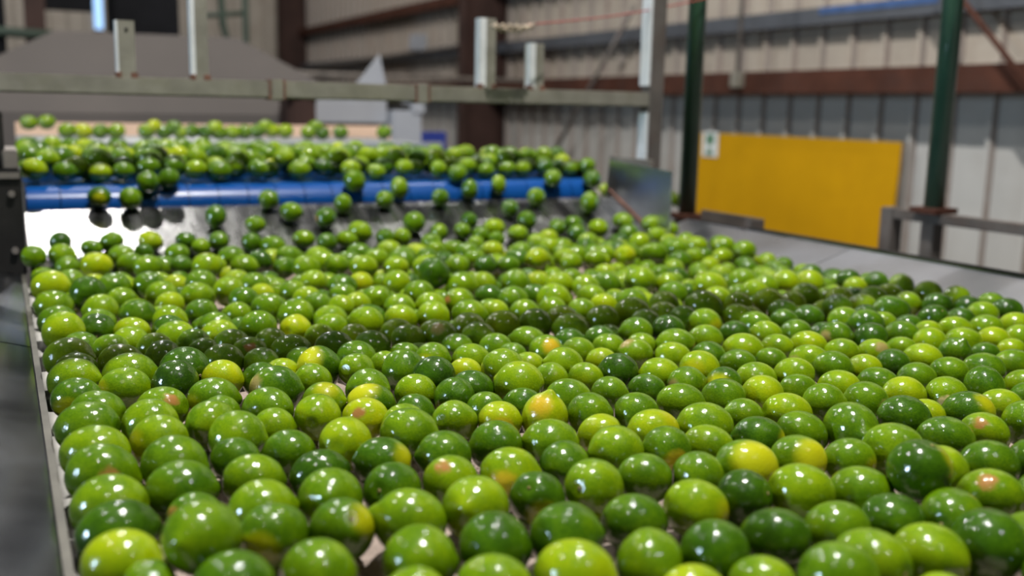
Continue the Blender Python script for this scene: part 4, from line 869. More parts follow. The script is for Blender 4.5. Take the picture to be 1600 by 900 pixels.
12200 16708 339 632 599 -77 61 -19 36 4 0 B||mid-green lime beside the long flat far lime, on its dark-wall side
15602 11943 316 620 555 -88 46 3 50 0 0 B||fresh green lime just behind the bright plump lemon lime
2525 15891 299 556 555 -76 65 3 36 2 0 B||mid-green lime beside the peach-ended lime, on its dark-wall side
13836 21051 475 643 549 66 69 -31 84 2 0 B||yellow-green lime in the far half, about two thirds across
1432 27962 2250 591 505 98 -17 -7 26 1 0 H||deep green lime at the front of the belt heap, second from the black machine frame
3069 15735 301 583 522 83 -56 6 50 1 0 B||fresh green lime just in front of the peach-ended lime
11035 13301 303 570 511 -97 25 1 13 1 0 B||dark green lime beside the yellow-blotched shaded lime, on its yellow-board side
3233 15214 283 569 486 -90 41 -11 45 1 0 B|r0.2,0.4|olive lime with reddish-brown bruise in the bar shadow
6687 25986 1276 617 500 76 -65 -1 40 1 0 C||mid-green lime on the steel chute, third along from the black machine frame
8910 10918 265 599 530 22 86 -46 20 2 0 B|Y-0.6,-0.2;s0.2,0.3|dark green lime with yellow spot and a grey woody stem scar
1882 19973 315 580 549 -92 39 -4 50 0 0 B||fresh green lime second behind the pale-buttoned dark lime
7517 25673 1134 603 553 -47 -82 -34 20 2 0 C|r-0.8,-0.1|deep green lime on the steel chute, fifth along from the black machine frame
9284 21119 430 665 567 80 57 18 48 4 0 B||fresh green lime beside the high-riding far lime, on its yellow-board side
3853 27266 2085 577 544 -81 -56 -19 25 0 0 N||deep green lime rolling over the blue belt nose, fourth from the black machine frame
2281 28074 2204 596 509 99 -10 4 71 4 0 H||yellow-green lime at the front of the belt heap, third from the black machine frame
3517 20978 371 658 623 -85 53 6 36 4 0 B||mid-green lime in the far half, about a sixth of the way across, third such
11522 18225 330 634 601 88 -46 -10 36 4 0 B||mid-green lime in the far half, about two thirds across
17464 20869 449 664 567 97 -23 3 48 0 0 B||fresh green lime just behind the long flat far lime
14844 15721 316 615 551 -90 43 1 50 1 0 B||fresh green lime fourth behind the big-scabbed lime
2465 23708 439 608 519 94 -32 10 43 1 0 B||mid-green lime in the far half, about a sixth of the way across, first such
8216 24975 820 652 556 72 -65 -23 54 1 0 B||fresh green lime fourth from the high-riding far lime toward the dark wall
16659 12858 322 614 563 -82 57 -8 50 1 0 B|r0.8,-0.3|light olive lime with orange speck at its end
9971 21039 400 614 523 88 44 18 20 4 0 B||dark green lime third from the high-riding far lime toward the yellow board
2669 19348 300 550 521 -97 24 -9 72 0 0 B||yellow-green lime fourth behind the golden half-hidden lime
14631 17481 351 657 623 -89 46 -7 50 2 0 B||fresh green lime beside the long flat far lime, on its yellow-board side
15719 25965 1303 672 596 -3 -11 99 45 1 0 C||fresh green lime on the steel chute, seventh along from the black machine frame
7431 27931 2238 635 542 89 -44 10 48 1 0 H||fresh green lime at the front of the belt heap, fifth from the black machine frame
6260 26621 1546 557 540 17 -96 24 35 4 0 N||mid-green lime rolling over the blue belt nose, fifth from the black machine frame
1754 17153 308 609 520 -81 59 3 72 2 0 B||golden-yellow lime half hidden behind a green one near the dark wall
15932 16773 347 655 621 87 -48 -15 70 4 0 B||yellow-green lime in the far half, about five sixths across
15017 12120 305 617 527 -84 54 7 60 0 0 B||light green lime beside the yellow-crescent lime, on its yellow-board side
10563 18561 333 631 598 -83 55 -5 66 1 0 B||light green lime in the far half, about halfway across
17532 14905 323 601 570 -62 78 6 50 1 0 B||fresh green lime second behind the yellow-crescent lime
13683 13445 309 633 567 -99 15 1 46 1 0 B||fresh green lime just behind the big-scabbed lime
1104 24520 598 604 516 90 -42 -8 51 0 0 B||fresh green lime just behind the far wall-side yellow lime
8533 17840 315 587 556 93 -37 4 20 1 0 B||deep green lime second behind the pointed lime behind the shadow
9708 12278 288 580 496 96 -16 -22 25 4 0 B||deep green lime second from the red-brown-ended lime toward the yellow board
3059 13706 253 571 506 62 73 -29 20 1 0 B||deep green lime just behind the tan-bruised dark lime
12180 20880 400 574 490 99 0 11 56 1 0 B||fresh green lime in the far half, about halfway across
2446 17803 322 595 564 85 -53 2 60 4 0 B||light green lime beside the golden half-hidden lime, on its yellow-board side
6500 17452 324 599 567 73 -68 10 50 1 0 B||fresh green lime third in front of the high-riding far lime
5509 17848 324 530 502 -79 61 7 65 4 0 B||light green lime fourth from the seamed lemon-yellow lime toward the yellow board
6952 15291 331 611 579 98 -21 -3 53 4 0 B||fresh green lime beside the brown-tinged lime, on its yellow-board side
4513 15841 268 500 474 -95 29 -6 58 0 0 B||light green lime beside the seamed lemon-yellow lime, on its yellow-board side
6674 24785 704 578 451 90 -43 7 50 0 0 C||fresh green lime on the steel chute, fourth along from the black machine frame
5202 23135 459 602 513 68 -72 -14 14 1 0 B||dark green lime in the far half, about a third of the way across
5892 13073 224 500 448 -96 26 9 82 1 0 B||yellow-green lime second behind the dark round yellow-ended lime
1928 15787 306 565 536 -90 42 -12 53 0 0 B||fresh green lime just behind the nearly black shaded lime
3681 15689 287 551 494 -78 62 -5 50 1 0 B||fresh green lime beside the red-bruised shaded lime, on its yellow-board side
'''
GROUPS = {'B': 'limes on the brush bed', 'N': 'limes rolling off the blue belt', 'C': 'limes tumbling down the steel chute', 'H': 'limes heaped on the blue belt'}
rn = random.Random(11)
for ln in INDIVIDUALS.strip().split('\n'):
    a, pt, lab = ln.split('|')
    a = a.split()
    v = [int(t) for t in a[:11]]
    ps = []; stem = False
    for s in pt.split(';'):
        if not s: continue
        if s[0] == 's': stem = True
        elif s[0] in PK:
            i, j = s[1:].split(','); ps.append((s[0], float(i), float(j)))
    make_lime(v[0]/1e4, v[1]/1e4, v[2]/1e4, v[3]/1e4, v[4]/1e4, (v[5], v[6], v[7]), v[8]/100, v[9], rn.uniform(0, 6.28), rn.uniform(0, 50), ps, stem, lab, GROUPS[a[11]])

# the rest of the limes, too many to list one by one
REST = '''
2686 6868 271 532 476 -94 33 -13 50
8225 5590 263 586 525 88 -46 -7 35
6537 5141 230 514 460 98 -20 -8 55
9252 6197 284 633 567 -100 2 -8 35
7744 4977 272 603 540 -96 27 -1 30
777 14924 303 607 544 -87 50 6 42
2233 12258 255 500 500 -74 65 -17 40
3444 14044 224 500 448 -99 17 1 72
4176 11023 265 543 515 -94 34 3 55
4874 13643 255 575 509 -45 -59 67 55
10471 8764 241 514 461 -78 62 4 76
10109 6917 281 627 562 -70 72 1 25
12929 9177 263 588 527 83 -56 2 50
12473 8765 245 548 491 -94 33 -1 24
700 18359 331 650 583 -94 34 -7 34
936 16428 296 570 511 92 -39 -2 30
1318 18051 289 610 578 -99 7 8 40
2583 15382 291 500 474 -90 43 3 39
3068 17041 316 582 551 -87 49 -5 36
2321 17053 309 571 541 86 -50 -6 20
3069 21385 277 602 539 94 -35 5 76
1127 22194 338 629 596 94 -34 0 46
3634 18011 292 528 501 71 -69 12 50
4494 19879 282 511 484 83 -55 11 80
3807 14353 264 500 500 76 -64 7 34
5018 16937 313 609 545 98 -19 6 55
5030 15602 280 506 479 -89 45 0 64
5751 15561 299 578 518 -99 12 -5 56
5379 14216 259 513 438 -81 56 -16 34
5913 18148 304 539 510 96 -25 -11 70
5871 18967 316 581 551 97 -23 11 40
5175 18269 303 577 547 -100 6 -2 40
5164 18968 311 572 542 -90 44 -5 60
5090 19741 308 566 536 97 -22 -1 46
6675 20242 311 543 543 -90 44 -2 88
6145 19845 336 660 592 -88 44 14 30
4536 20687 328 608 576 -91 42 1 40
4283 21231 320 592 561 -97 25 -5 70
7111 17400 327 606 574 -98 18 3 60
8043 16544 298 548 519 94 -34 2 65
6383 15420 277 560 502 -91 42 0 53
6874 13499 272 525 465 -8 93 -35 40
6887 12969 246 500 448 -86 51 6 66
8529 16289 311 571 541 95 -30 11 50
9156 16344 304 557 528 -92 40 -2 50
8822 15383 318 620 555 85 -52 10 61
9683 16162 290 559 501 -90 43 -8 48
8163 13960 285 546 489 -97 25 5 15
8031 12747 259 500 448 -99 12 7 70
8719 13925 288 553 496 -96 27 -4 20
10432 17032 332 617 584 94 -34 -3 55
10344 16431 291 551 493 81 -59 5 76
9446 17604 310 591 560 68 -74 3 30
9004 19147 329 625 593 -86 51 -1 60
10267 19071 304 558 528 64 -77 2 70
10937 18090 341 601 569 -95 27 14 60
12968 18015 302 564 534 95 -32 -3 60
10923 16332 328 654 586 -93 36 4 40
12901 16174 309 601 539 -91 42 8 64
11206 15656 344 706 625 -6 -77 64 56
10865 15157 297 593 562 96 -27 -4 56
10116 14652 311 572 542 -92 38 0 39
10917 14612 323 562 532 -79 62 -4 34
9194 13402 261 503 451 84 -54 7 50
11823 13706 316 615 551 66 -75 -7 35
12622 13856 300 563 505 99 -6 -11 26
13139 14477 313 610 546 91 -42 -4 31
13981 16315 333 619 586 85 -49 18 60
12874 15473 304 558 528 -95 32 -3 56
14122 15295 291 568 509 -100 0 3 61
14665 16766 337 613 581 99 -15 -6 50
12632 12853 260 531 503 -94 34 -1 10
17776 15861 330 634 561 -61 -79 -7 50
17786 14388 311 566 536 -80 59 6 53
17793 13551 327 577 517 -88 46 11 40
17055 13509 299 587 526 90 -43 5 6
16227 14293 307 569 540 92 -40 2 50
16505 15020 316 616 583 81 -59 0 56
15935 14917 330 611 548 79 -61 7 45
17566 16381 312 551 550 -88 48 0 20
16711 16177 295 538 510 89 -45 8 70
17180 16840 318 557 556 71 -69 12 10
15335 15237 307 583 534 -94 33 -6 68
15109 14411 310 610 546 -82 57 1 56
14521 13750 284 537 481 100 -3 2 10
14396 13180 267 541 485 -86 44 26 50
14514 12707 295 536 481 -97 25 -5 20
15976 12800 289 555 497 85 -51 14 15
16392 11935 313 608 545 86 -51 4 66
14445 12203 283 542 486 98 -17 -7 60
15535 11206 300 573 543 -95 31 5 55
13075 11549 266 528 451 78 -62 6 50
14066 10743 262 519 444 97 -24 7 20
14776 10791 259 500 448 -98 13 -14 66
5646 25508 1028 533 452 79 -62 -3 45
5376 24755 679 502 502 -28 -40 87 25
5834 24510 613 659 514 81 -59 -3 40
4610 24835 732 527 496 7 -100 -4 35
3859 24993 758 500 403 99 -14 -8 20
4158 24677 616 500 464 -43 -87 23 50
1109 25081 827 513 483 13 -95 29 10
1747 24821 686 514 411 79 -60 -11 35
2193 24981 796 566 477 79 -52 34 35
2341 24354 545 614 541 82 -57 8 45
2850 24553 554 500 448 -24 -57 79 20
10016 26901 1765 632 524 -13 -7 99 55
9435 26502 1487 585 531 -31 -95 4 40
8195 26341 1408 570 501 -5 -10 99 45
11110 26521 1504 582 528 -39 -73 56 30
10388 24866 737 500 483 -15 -94 -29 45
7783 24716 668 572 446 86 -50 -13 50
8822 24734 659 500 500 8 -58 81 30
9308 24804 648 500 500 32 -95 6 55
12185 26875 1675 635 504 2 -14 99 35
13156 26955 1803 589 459 -5 -10 99 60
14154 26427 1468 570 570 -28 -61 74 45
13006 25865 1209 552 515 -77 -38 52 30
13209 25203 923 580 562 -35 -61 71 30
14014 24852 753 545 509 -36 -92 -15 35
16416 27012 1929 618 578 -11 -98 19 30
15060 27073 1980 607 567 -23 -97 -7 45
11995 27336 2130 603 527 100 -5 7 40
11071 24886 745 521 486 -12 -96 24 45
11505 25391 956 500 500 -34 -72 61 20
11531 24678 648 500 500 -62 -77 -16 35
11861 24397 530 520 485 -42 -63 65 40
10608 21682 264 656 560 76 -63 18 53
7261 22915 392 599 511 96 -26 -7 36
5642 23824 381 603 515 89 42 18 68
17387 21651 474 662 564 90 -43 6 54
16565 21396 284 568 485 87 49 -2 30
13061 22099 359 664 567 87 49 -6 45
3054 24961 776 570 486 96 -14 -26 79
15558 22438 273 622 531 97 13 -21 54
17760 23824 341 613 523 91 40 -1 51
5941 23329 486 656 560 97 -13 -20 40
13492 24399 530 573 489 97 -5 -23 73
15724 23245 453 664 566 93 14 35 64
16721 20853 317 588 502 96 -27 11 67
11967 22017 335 576 492 100 3 -2 61
6515 22514 463 634 541 97 -24 -10 58
7715 23489 458 667 569 78 -62 -11 31
12256 23879 244 571 488 96 -24 14 44
12007 23390 279 572 488 98 -2 -22 57
12998 22760 328 612 522 93 32 19 43
8272 22032 465 658 561 88 -47 3 39
10241 22663 483 638 544 99 12 6 39
1752 24122 420 655 559 95 -31 5 48
10611 23392 296 616 525 76 64 6 48
15969 21040 321 651 555 69 71 -13 55
9825 23717 415 636 543 67 70 -25 49
8604 23164 341 569 485 69 -70 16 36
14833 23935 297 581 496 71 70 4 59
14421 21781 415 639 545 93 -23 -27 40
13546 23729 333 657 561 96 26 9 56
17701 22208 457 592 505 83 -55 9 43
7949 24039 290 575 491 93 -37 3 41
6995 24142 269 639 545 95 12 -28 44
14594 23043 306 615 524 80 -56 24 38
8973 22209 458 650 555 52 84 17 33
17149 24755 733 672 574 100 6 -7 54
15027 21960 300 575 491 24 -97 0 52
16119 24390 555 635 542 97 6 23 35
7310 22196 387 608 519 100 3 -2 49
8584 23796 461 649 554 97 -24 6 63
9606 21841 321 596 508 93 37 6 62
15866 21646 458 647 552 99 -3 -14 41
4225 23580 316 631 538 84 -49 22 66
15272 24703 693 634 541 99 -12 12 64
11124 23055 463 579 494 96 -24 -12 77
12637 24623 639 596 509 95 -31 3 59
13868 22593 317 629 536 97 18 -14 45
11622 22422 474 651 556 82 56 13 42
3208 23968 292 648 553 100 -3 -8 37
16194 22405 409 668 570 97 15 21 39
15445 23811 364 649 553 63 -76 -15 16
16291 24976 824 659 563 45 -89 -2 51
12875 23885 477 620 529 91 -38 -17 60
16930 23510 334 664 567 89 46 4 70
12981 21103 410 576 491 98 19 5 54
16810 22781 373 589 502 99 4 -11 63
12364 21472 412 618 527 96 -29 -3 61
11268 23589 312 634 541 83 -55 11 37
9617 22761 276 663 566 93 33 13 21
1172 23883 413 619 528 36 93 4 37
3977 23005 460 630 538 99 11 9 81
9959 24328 528 637 543 85 50 -18 42
11189 24224 455 578 493 54 83 -16 52
14546 22466 394 615 525 71 70 -5 17
12239 22628 351 644 550 82 54 20 33
13942 23121 424 585 499 96 27 5 24
4724 23980 456 649 553 95 -29 11 39
7928 22849 420 643 549 100 3 -5 50
17552 23122 267 598 510 100 -7 3 54
12047 24916 784 630 537 99 -13 2 66
11261 21919 357 676 577 88 -46 -9 22
9354 24024 354 576 491 93 36 11 85
9208 23338 413 614 524 30 -95 -5 77
6909 23549 251 595 508 58 -79 21 34
17677 24488 580 596 508 46 88 -13 52
3568 24410 538 580 494 84 -54 3 38
12922 23315 445 572 488 98 -14 13 65
3522 23527 380 567 484 64 77 -6 21
16991 24219 477 629 537 99 -15 -4 60
7834 21271 454 598 510 97 -19 13 65
14445 24500 597 621 530 93 38 4 29
10423 23958 375 640 546 88 -46 -7 40
13826 21995 358 623 531 93 31 18 57
16166 23953 239 579 494 94 13 -30 25
16836 22105 465 610 521 78 -63 1 64
6336 24162 245 609 520 77 62 16 37
10593 21092 370 599 511 99 9 8 31
10892 22397 239 593 506 99 6 9 49
7244 24619 626 570 486 87 46 -18 29
13343 21495 288 613 523 92 -39 3 59
17231 22480 225 572 488 83 55 2 46
14297 23632 465 664 566 88 46 8 59
10154 22071 412 576 492 99 -13 1 41
15111 23270 308 568 485 95 -30 11 74
8518 22615 474 621 530 94 -29 21 39
6570 23098 487 636 543 97 20 -10 62
8413 20851 506 671 573 98 15 10 63
14609 24988 799 594 507 99 -12 -12 31
15352 20815 282 658 561 98 -19 3 25
11720 20038 165 578 493 99 6 -11 45
16489 19042 151 547 467 45 88 15 54
11161 19398 165 577 492 42 90 -13 37
8127 19726 156 557 475 98 19 7 47
12997 19773 142 527 450 100 3 2 54
17401 17474 170 590 503 61 -75 -26 29
726 22934 169 586 500 75 66 -5 35
12555 17124 165 577 492 98 -15 16 43
7616 21600 140 524 447 69 71 11 78
6486 19370 147 538 459 99 -12 -4 49
3526 17326 159 565 482 94 16 30 30
3170 18796 153 552 471 85 -52 -7 40
9855 18213 152 550 469 48 88 5 52
12548 19035 167 582 496 94 1 -33 57
16051 19764 149 543 464 63 76 -16 52
13766 18860 160 566 483 95 32 -4 44
4512 22036 170 588 502 98 11 -15 56
11830 16229 162 572 488 68 66 -32 60
5610 16966 148 540 461 90 -43 1 16
3031 21964 166 580 495 92 -37 -11 54
8911 20749 140 524 447 97 -24 -2 38
11590 19005 157 561 479 97 -3 25 43
14884 19357 156 557 475 82 -57 3 43
14148 19944 160 568 484 97 23 5 40
5917 17404 187 625 533 88 -43 -20 23
17222 19422 176 603 514 5 100 7 35
16359 15777 161 569 485 87 49 -4 15
15505 19337 167 582 497 81 -54 -23 65
16123 18457 187 626 535 33 -94 12 57
5095 21782 143 530 452 93 -29 -21 44
10017 19883 181 614 524 98 19 -3 29
17178 15447 144 533 454 65 -75 8 43
17606 18484 185 622 531 98 8 -19 21
4964 23472 144 532 454 94 32 5 23
11634 16924 158 563 481 76 -65 -6 64
7896 20456 183 617 526 66 73 -19 16
14917 18351 146 536 457 93 36 5 20
6285 20997 167 583 497 98 -5 -17 67
12325 15973 185 622 531 99 15 6 42
16623 17003 161 569 485 98 16 -10 43
13533 20186 159 565 482 99 -13 10 49
15868 17901 187 625 533 95 -29 -9 68
12899 20471 159 565 482 91 -41 -5 70
7419 20867 162 572 488 94 -21 -25 45
2900 22523 176 601 513 69 -69 -19 60
1998 21972 143 530 452 97 10 20 66
6577 16926 158 563 480 100 -5 6 36
14841 20355 188 628 535 46 88 11 55
8814 19718 174 597 510 76 -61 23 54
14872 18844 159 564 481 77 -54 34 44
5689 21207 174 596 509 98 -11 -19 38
14104 16942 170 588 502 97 -22 -6 40
705 24134 161 569 485 98 11 -14 52
8161 23560 146 537 458 53 -85 2 37
740 17738 161 569 486 96 -26 8 16
9440 20033 158 563 480 97 -23 -11 56
1411 19680 156 558 476 53 -84 10 44
14189 19325 172 594 507 86 -46 -21 17
11516 20564 150 545 465 97 22 9 55
17103 20395 157 561 478 63 -78 9 31
2214 22501 153 551 470 51 -85 15 55
13220 18798 144 533 455 73 68 -5 32
15432 17465 185 622 531 98 -15 12 40
7828 18218 169 587 501 97 -22 4 28
1154 21221 147 538 459 72 66 23 59
14163 20522 165 578 494 78 53 34 48
14008 17730 140 523 447 95 -20 23 37
5036 20293 186 625 533 100 3 2 49
5174 22248 141 526 449 99 -10 13 19
10517 19582 163 574 490 92 34 -18 42
11928 19442 181 613 523 74 -66 -12 34
15583 15880 172 593 506 98 -22 -4 52
11015 17122 172 593 506 88 -44 15 46
8461 20252 150 544 464 86 -50 -6 46
16009 20427 179 609 520 84 50 21 73
7652 16969 149 542 462 95 32 -1 61
3793 21920 143 529 452 99 -7 -14 35
17825 19727 185 622 531 72 69 -9 27
2442 18886 155 556 474 99 -13 -3 47
7358 19215 142 528 450 71 70 -1 57
10915 20156 150 545 465 99 11 -13 79
16758 19837 151 548 468 95 -30 5 29
17134 14357 141 526 449 86 49 -13 63
16424 17543 177 603 514 95 29 13 42
16998 18180 142 528 451 98 14 -13 31
5097 21118 158 563 480 66 71 23 49
13830 14715 141 525 448 98 7 -18 86
9196 18293 168 584 498 94 30 17 28
13539 19677 143 529 452 97 22 -7 63
7855 15851 183 616 526 59 79 -13 40
8788 21481 163 574 490 89 45 -10 51
13211 17534 153 552 471 77 63 -8 12
11693 22933 172 593 506 88 47 0 52
10089 17649 165 577 493 86 49 -14 48
3377 22854 145 535 456 47 80 -39 29
8247 17207 178 607 518 99 8 7 47
9292 15768 142 527 450 98 -8 -16 56
14318 18426 182 614 524 94 33 2 73
4606 19266 141 525 448 83 56 5 55
11468 14627 154 553 472 95 25 -17 76
11953 17612 148 541 461 92 -35 -16 49
778 18883 147 539 460 88 44 19 46
10471 20524 159 564 481 89 -31 34 43
1586 22571 188 627 535 99 5 11 71
17037 18905 150 545 465 97 -19 -16 38
10628 15907 153 551 470 93 -37 -1 59
11672 23914 158 561 479 78 -59 -21 81
13677 15843 149 542 463 71 -68 -19 18
14270 21307 149 542 462 80 59 -8 45
2146 23026 154 553 472 100 -1 6 45
6775 18902 149 543 463 90 40 17 39
16321 23236 169 586 500 87 47 -18 47
6726 17930 140 524 447 99 14 5 63
12266 20066 143 530 452 58 81 -3 48
17877 21096 142 528 451 100 2 -6 75
4426 18720 173 596 508 97 -18 -16 53
3844 24153 153 552 471 98 17 -5 40
7550 14654 142 528 450 82 55 -13 42
15312 19987 158 563 480 96 11 25 51
3056 20582 169 586 500 99 17 0 11
3726 18676 157 561 479 96 22 17 52
6811 20753 175 600 512 98 16 -10 27
13403 20745 142 526 449 70 -68 23 62
9297 14553 149 543 463 67 -75 -3 36
13657 18147 140 524 447 93 35 8 60
9976 23198 156 559 477 50 -86 -6 71
11955 18620 154 554 472 100 9 1 48
17756 18977 145 534 455 98 18 12 55
16129 16230 158 563 480 99 6 10 54
5232 17402 147 538 459 96 -6 28 29
15232 21462 161 570 486 99 1 11 53
11317 17556 149 542 463 96 24 -13 62
707 23578 173 595 508 97 -15 17 21
14708 15028 146 536 457 98 22 -2 59
6081 22277 142 527 450 83 -55 8 66
17881 20438 187 627 535 84 54 -1 63
1768 17672 147 539 460 97 22 -10 34
8127 21591 155 555 474 75 -66 9 51
4762 17944 145 535 456 80 -58 13 55
15601 14252 142 528 451 45 89 -11 69
12565 22268 151 547 467 52 84 16 49
17879 16925 190 632 539 84 52 12 39
14119 24056 150 546 466 92 26 30 40
12597 14807 166 580 495 71 -61 37 53
7393 17935 144 532 454 13 -98 13 21
5289 24182 146 536 457 78 63 7 56
5566 19462 161 569 486 98 -1 -22 19
14621 16182 141 525 448 48 80 36 49
7842 18735 151 546 466 87 50 2 52
4517 23066 152 550 470 100 -2 9 83
2056 19449 185 622 531 89 39 24 47
2495 21721 189 631 538 98 17 3 85
702 20792 184 619 528 98 -3 -20 50
15170 17941 156 559 477 93 36 -2 18
5735 14528 146 536 457 100 2 -4 32
11735 21589 141 526 449 27 -95 11 44
9469 20706 142 527 450 95 30 13 53
15054 22704 151 548 468 98 -17 -9 64
760 20222 151 547 466 99 -14 -4 36
17889 21653 151 546 466 83 -55 -3 55
2006 20516 161 570 486 97 6 -24 65
17112 21255 160 568 484 93 -34 -13 43
13248 24155 144 531 453 83 -48 -29 55
6337 21498 154 553 472 99 1 -11 40
10951 20736 142 528 451 90 -44 3 20
12534 19551 151 547 467 64 -77 0 45
9392 19531 142 528 451 81 -59 1 26
14268 15801 155 556 474 66 -73 -18 57
17871 15304 144 531 453 99 -14 3 47
17748 17906 175 599 511 87 -49 4 16
16468 21927 146 536 458 63 -77 7 46
1470 21691 156 558 476 82 46 -35 67
6990 15834 158 562 480 91 -41 6 40
3028 17628 163 573 489 93 -36 5 37
14275 7138 299 651 556 97 -18 18 42
14153 8413 261 569 485 100 5 -3 19
17261 7566 292 636 543 94 30 -16 38
13402 7628 303 660 563 99 4 15 34
15793 6984 280 610 521 93 -36 -5 66
13102 8620 283 617 526 99 15 4 50
15336 6127 263 573 489 94 25 22 54
11800 7291 307 669 571 82 -57 6 46
2308 5544 298 650 555 100 -1 9 59
15524 8592 294 641 547 91 40 -6 75
16472 9778 263 574 490 86 -51 -7 50
1453 5076 280 611 521 96 23 -17 17
16962 11476 300 655 558 95 -24 -21 53
17823 5654 277 605 516 87 -49 10 66
15615 9649 284 618 527 90 44 0 47
13694 9034 264 575 490 99 13 -7 14
1544 6061 286 624 533 96 27 -1 64
13316 5299 285 622 530 93 -20 32 52
15809 5375 305 664 567 97 23 6 53
15637 7525 281 613 523 94 35 5 62
17691 10515 290 631 539 92 -39 6 33
17376 9375 268 584 498 92 -25 -30 64
15160 8032 268 584 498 98 2 19 42
15012 9352 270 589 503 100 5 4 23
8738 5122 292 637 544 99 8 7 9
16314 7421 279 609 520 100 -3 6 65
17399 6613 302 658 561 99 -14 4 29
9312 5385 301 656 559 87 -50 4 62
11419 6053 308 672 574 77 57 29 31
3154 5018 283 617 527 96 -26 9 48
1290 6542 264 576 491 97 22 11 35
12994 6744 272 594 507 86 50 -7 61
12629 7572 300 654 558 98 18 -6 33
4479 5018 264 576 491 96 28 2 36
13547 6515 308 671 572 95 29 -7 55
17730 8100 308 672 573 85 36 -39 64
16816 5254 284 619 529 95 -29 8 63
12758 6111 274 598 511 99 -7 11 46
12550 5118 277 603 514 99 14 8 57
10415 5727 269 586 500 97 -18 12 81
16429 10931 294 640 546 93 -21 28 68
1915 6702 268 585 499 92 37 10 24
15251 10219 295 644 549 97 -17 -17 24
3172 5658 290 632 539 98 10 14 12
14131 5952 285 621 530 100 -4 -2 70
16041 8106 264 576 492 94 -31 -11 38
10809 5063 268 585 499 92 -36 -16 69
10857 7215 290 632 539 94 35 -3 64
11702 5265 300 655 559 50 84 21 85
969 5486 303 660 563 96 27 1 17
16764 5923 299 653 557 96 -1 30 68
12343 6690 280 609 520 93 -36 -9 44
17085 8438 303 660 563 97 -16 -17 66
14859 8616 306 667 569 96 28 -2 51
3779 5295 292 637 543 83 -47 -30 52
12002 8004 266 580 494 99 -6 -11 69
14387 5241 282 615 525 66 -70 27 44
14675 6230 301 655 559 61 -77 -19 67
17885 7233 304 663 565 93 37 -1 46
17023 10463 301 657 561 99 8 8 24
10105 6227 309 674 575 93 36 2 35
15905 10384 282 614 524 95 30 12 33
16436 9089 299 651 555 98 -20 1 32
10131 5185 262 571 487 85 -52 10 41
15057 7064 262 571 487 97 23 -8 25
3633 6069 265 579 494 71 -69 -13 15
2560 6350 286 624 532 94 34 0 61
15202 5089 294 641 547 65 -75 -13 54
965 7007 281 613 523 99 -2 -15 58
17839 9752 272 593 506 79 -61 2 20
11679 6709 279 608 519 98 -20 6 59
14500 7838 263 573 489 87 -36 35 47
17672 11162 298 650 555 92 35 18 56
15927 6315 299 651 555 100 -8 -2 67
5354 5018 261 569 485 100 4 -5 62
16654 7973 281 612 522 97 -24 -4 18
16704 6851 275 599 511 90 42 -16 67
14157 9349 278 605 516 92 -32 21 50
804 6177 283 617 527 98 8 -21 35
12070 5777 298 651 555 100 -6 -1 42
17891 5000 283 618 527 72 69 -7 50
17583 11739 307 670 572 98 -13 -13 57
10730 6514 270 589 503 97 22 -10 46
6721 34694 2545 632 540 98 19 4 44
957 32508 2583 651 555 78 -59 19 16
15012 30210 2250 594 507 91 -40 15 24
10866 32439 2203 588 502 73 -66 15 43
6937 31453 2254 645 550 44 -90 3 38
10245 28841 2256 671 572 99 -6 15 23
6683 29884 2348 667 569 61 -79 3 46
12203 32352 2487 602 513 98 18 -6 43
5262 34751 2314 599 511 70 69 -20 31
3534 29539 2202 569 485 97 13 20 56
9197 32108 2513 628 535 77 57 -30 62
14030 31324 2550 621 530 86 -47 17 77
3476 33257 2239 642 548 85 -52 9 64
12307 28574 2297 619 528 96 27 -10 54
7058 35242 2503 592 505 98 -17 0 44
3787 31329 2280 623 531 98 -2 -20 56
4981 31197 2339 611 521 68 -73 9 70
5256 36538 2499 636 543 99 -11 10 79
6740 33513 2214 632 539 97 -24 4 54
9622 31580 2278 594 507 100 5 -8 40
4116 28092 2358 671 573 87 46 -17 31
1420 34669 2338 635 542 100 -1 -1 60
2476 33544 2561 623 532 80 59 5 69
3391 34280 2353 645 550 64 -72 26 21
3441 29128 2523 570 486 59 81 -8 36
4935 35423 2353 652 557 61 -78 -14 35
11215 30444 2558 588 502 100 -5 -2 69
9043 29168 2534 618 527 95 -29 10 49
8115 27978 2299 577 492 97 -18 -17 10
14893 28483 2255 626 534 97 21 -9 33
16620 28435 2194 599 511 91 39 16 65
9420 33205 2286 633 540 96 22 17 54
9466 28765 2317 640 546 92 38 -2 57
7230 28811 2520 619 528 82 -52 24 62
4003 32833 2482 576 491 96 -27 3 26
1819 34057 2287 665 568 84 55 6 50
8685 30025 2296 599 511 94 32 -10 46
14524 29606 2235 571 487 91 -40 9 72
14153 28547 2525 661 564 94 34 -9 47
10508 32960 2224 628 535 97 14 -21 22
2091 28808 2183 588 502 93 -24 28 28
8621 33984 2237 622 530 84 -54 -7 55
15973 30076 2363 663 566 81 53 25 39
11645 31589 2275 618 527 77 63 12 46
1947 35393 2317 601 513 96 25 -15 43
7226 32956 2287 569 485 100 1 -3 32
1419 29322 2527 645 550 97 15 20 22
12654 31816 2333 664 567 81 -55 20 19
15603 28763 2293 612 522 41 -90 15 44
16547 29182 2354 648 553 90 41 14 78
798 34960 2186 604 515 92 20 -33 57
4475 33144 2509 627 535 92 -33 22 46
5556 35846 2486 569 485 100 4 -9 55
1501 32870 2341 662 565 70 -71 3 22
12996 29934 2522 657 561 61 -78 13 47
13256 31413 2274 588 502 52 85 -2 37
10327 29766 2285 661 564 60 80 -7 51
8729 30794 2209 573 488 86 46 19 34
10396 33494 2269 589 503 97 4 -22 26
8359 31958 2219 585 499 100 -3 -5 40
4817 32672 2300 626 534 63 -76 15 32
8169 29477 2544 657 560 97 22 10 53
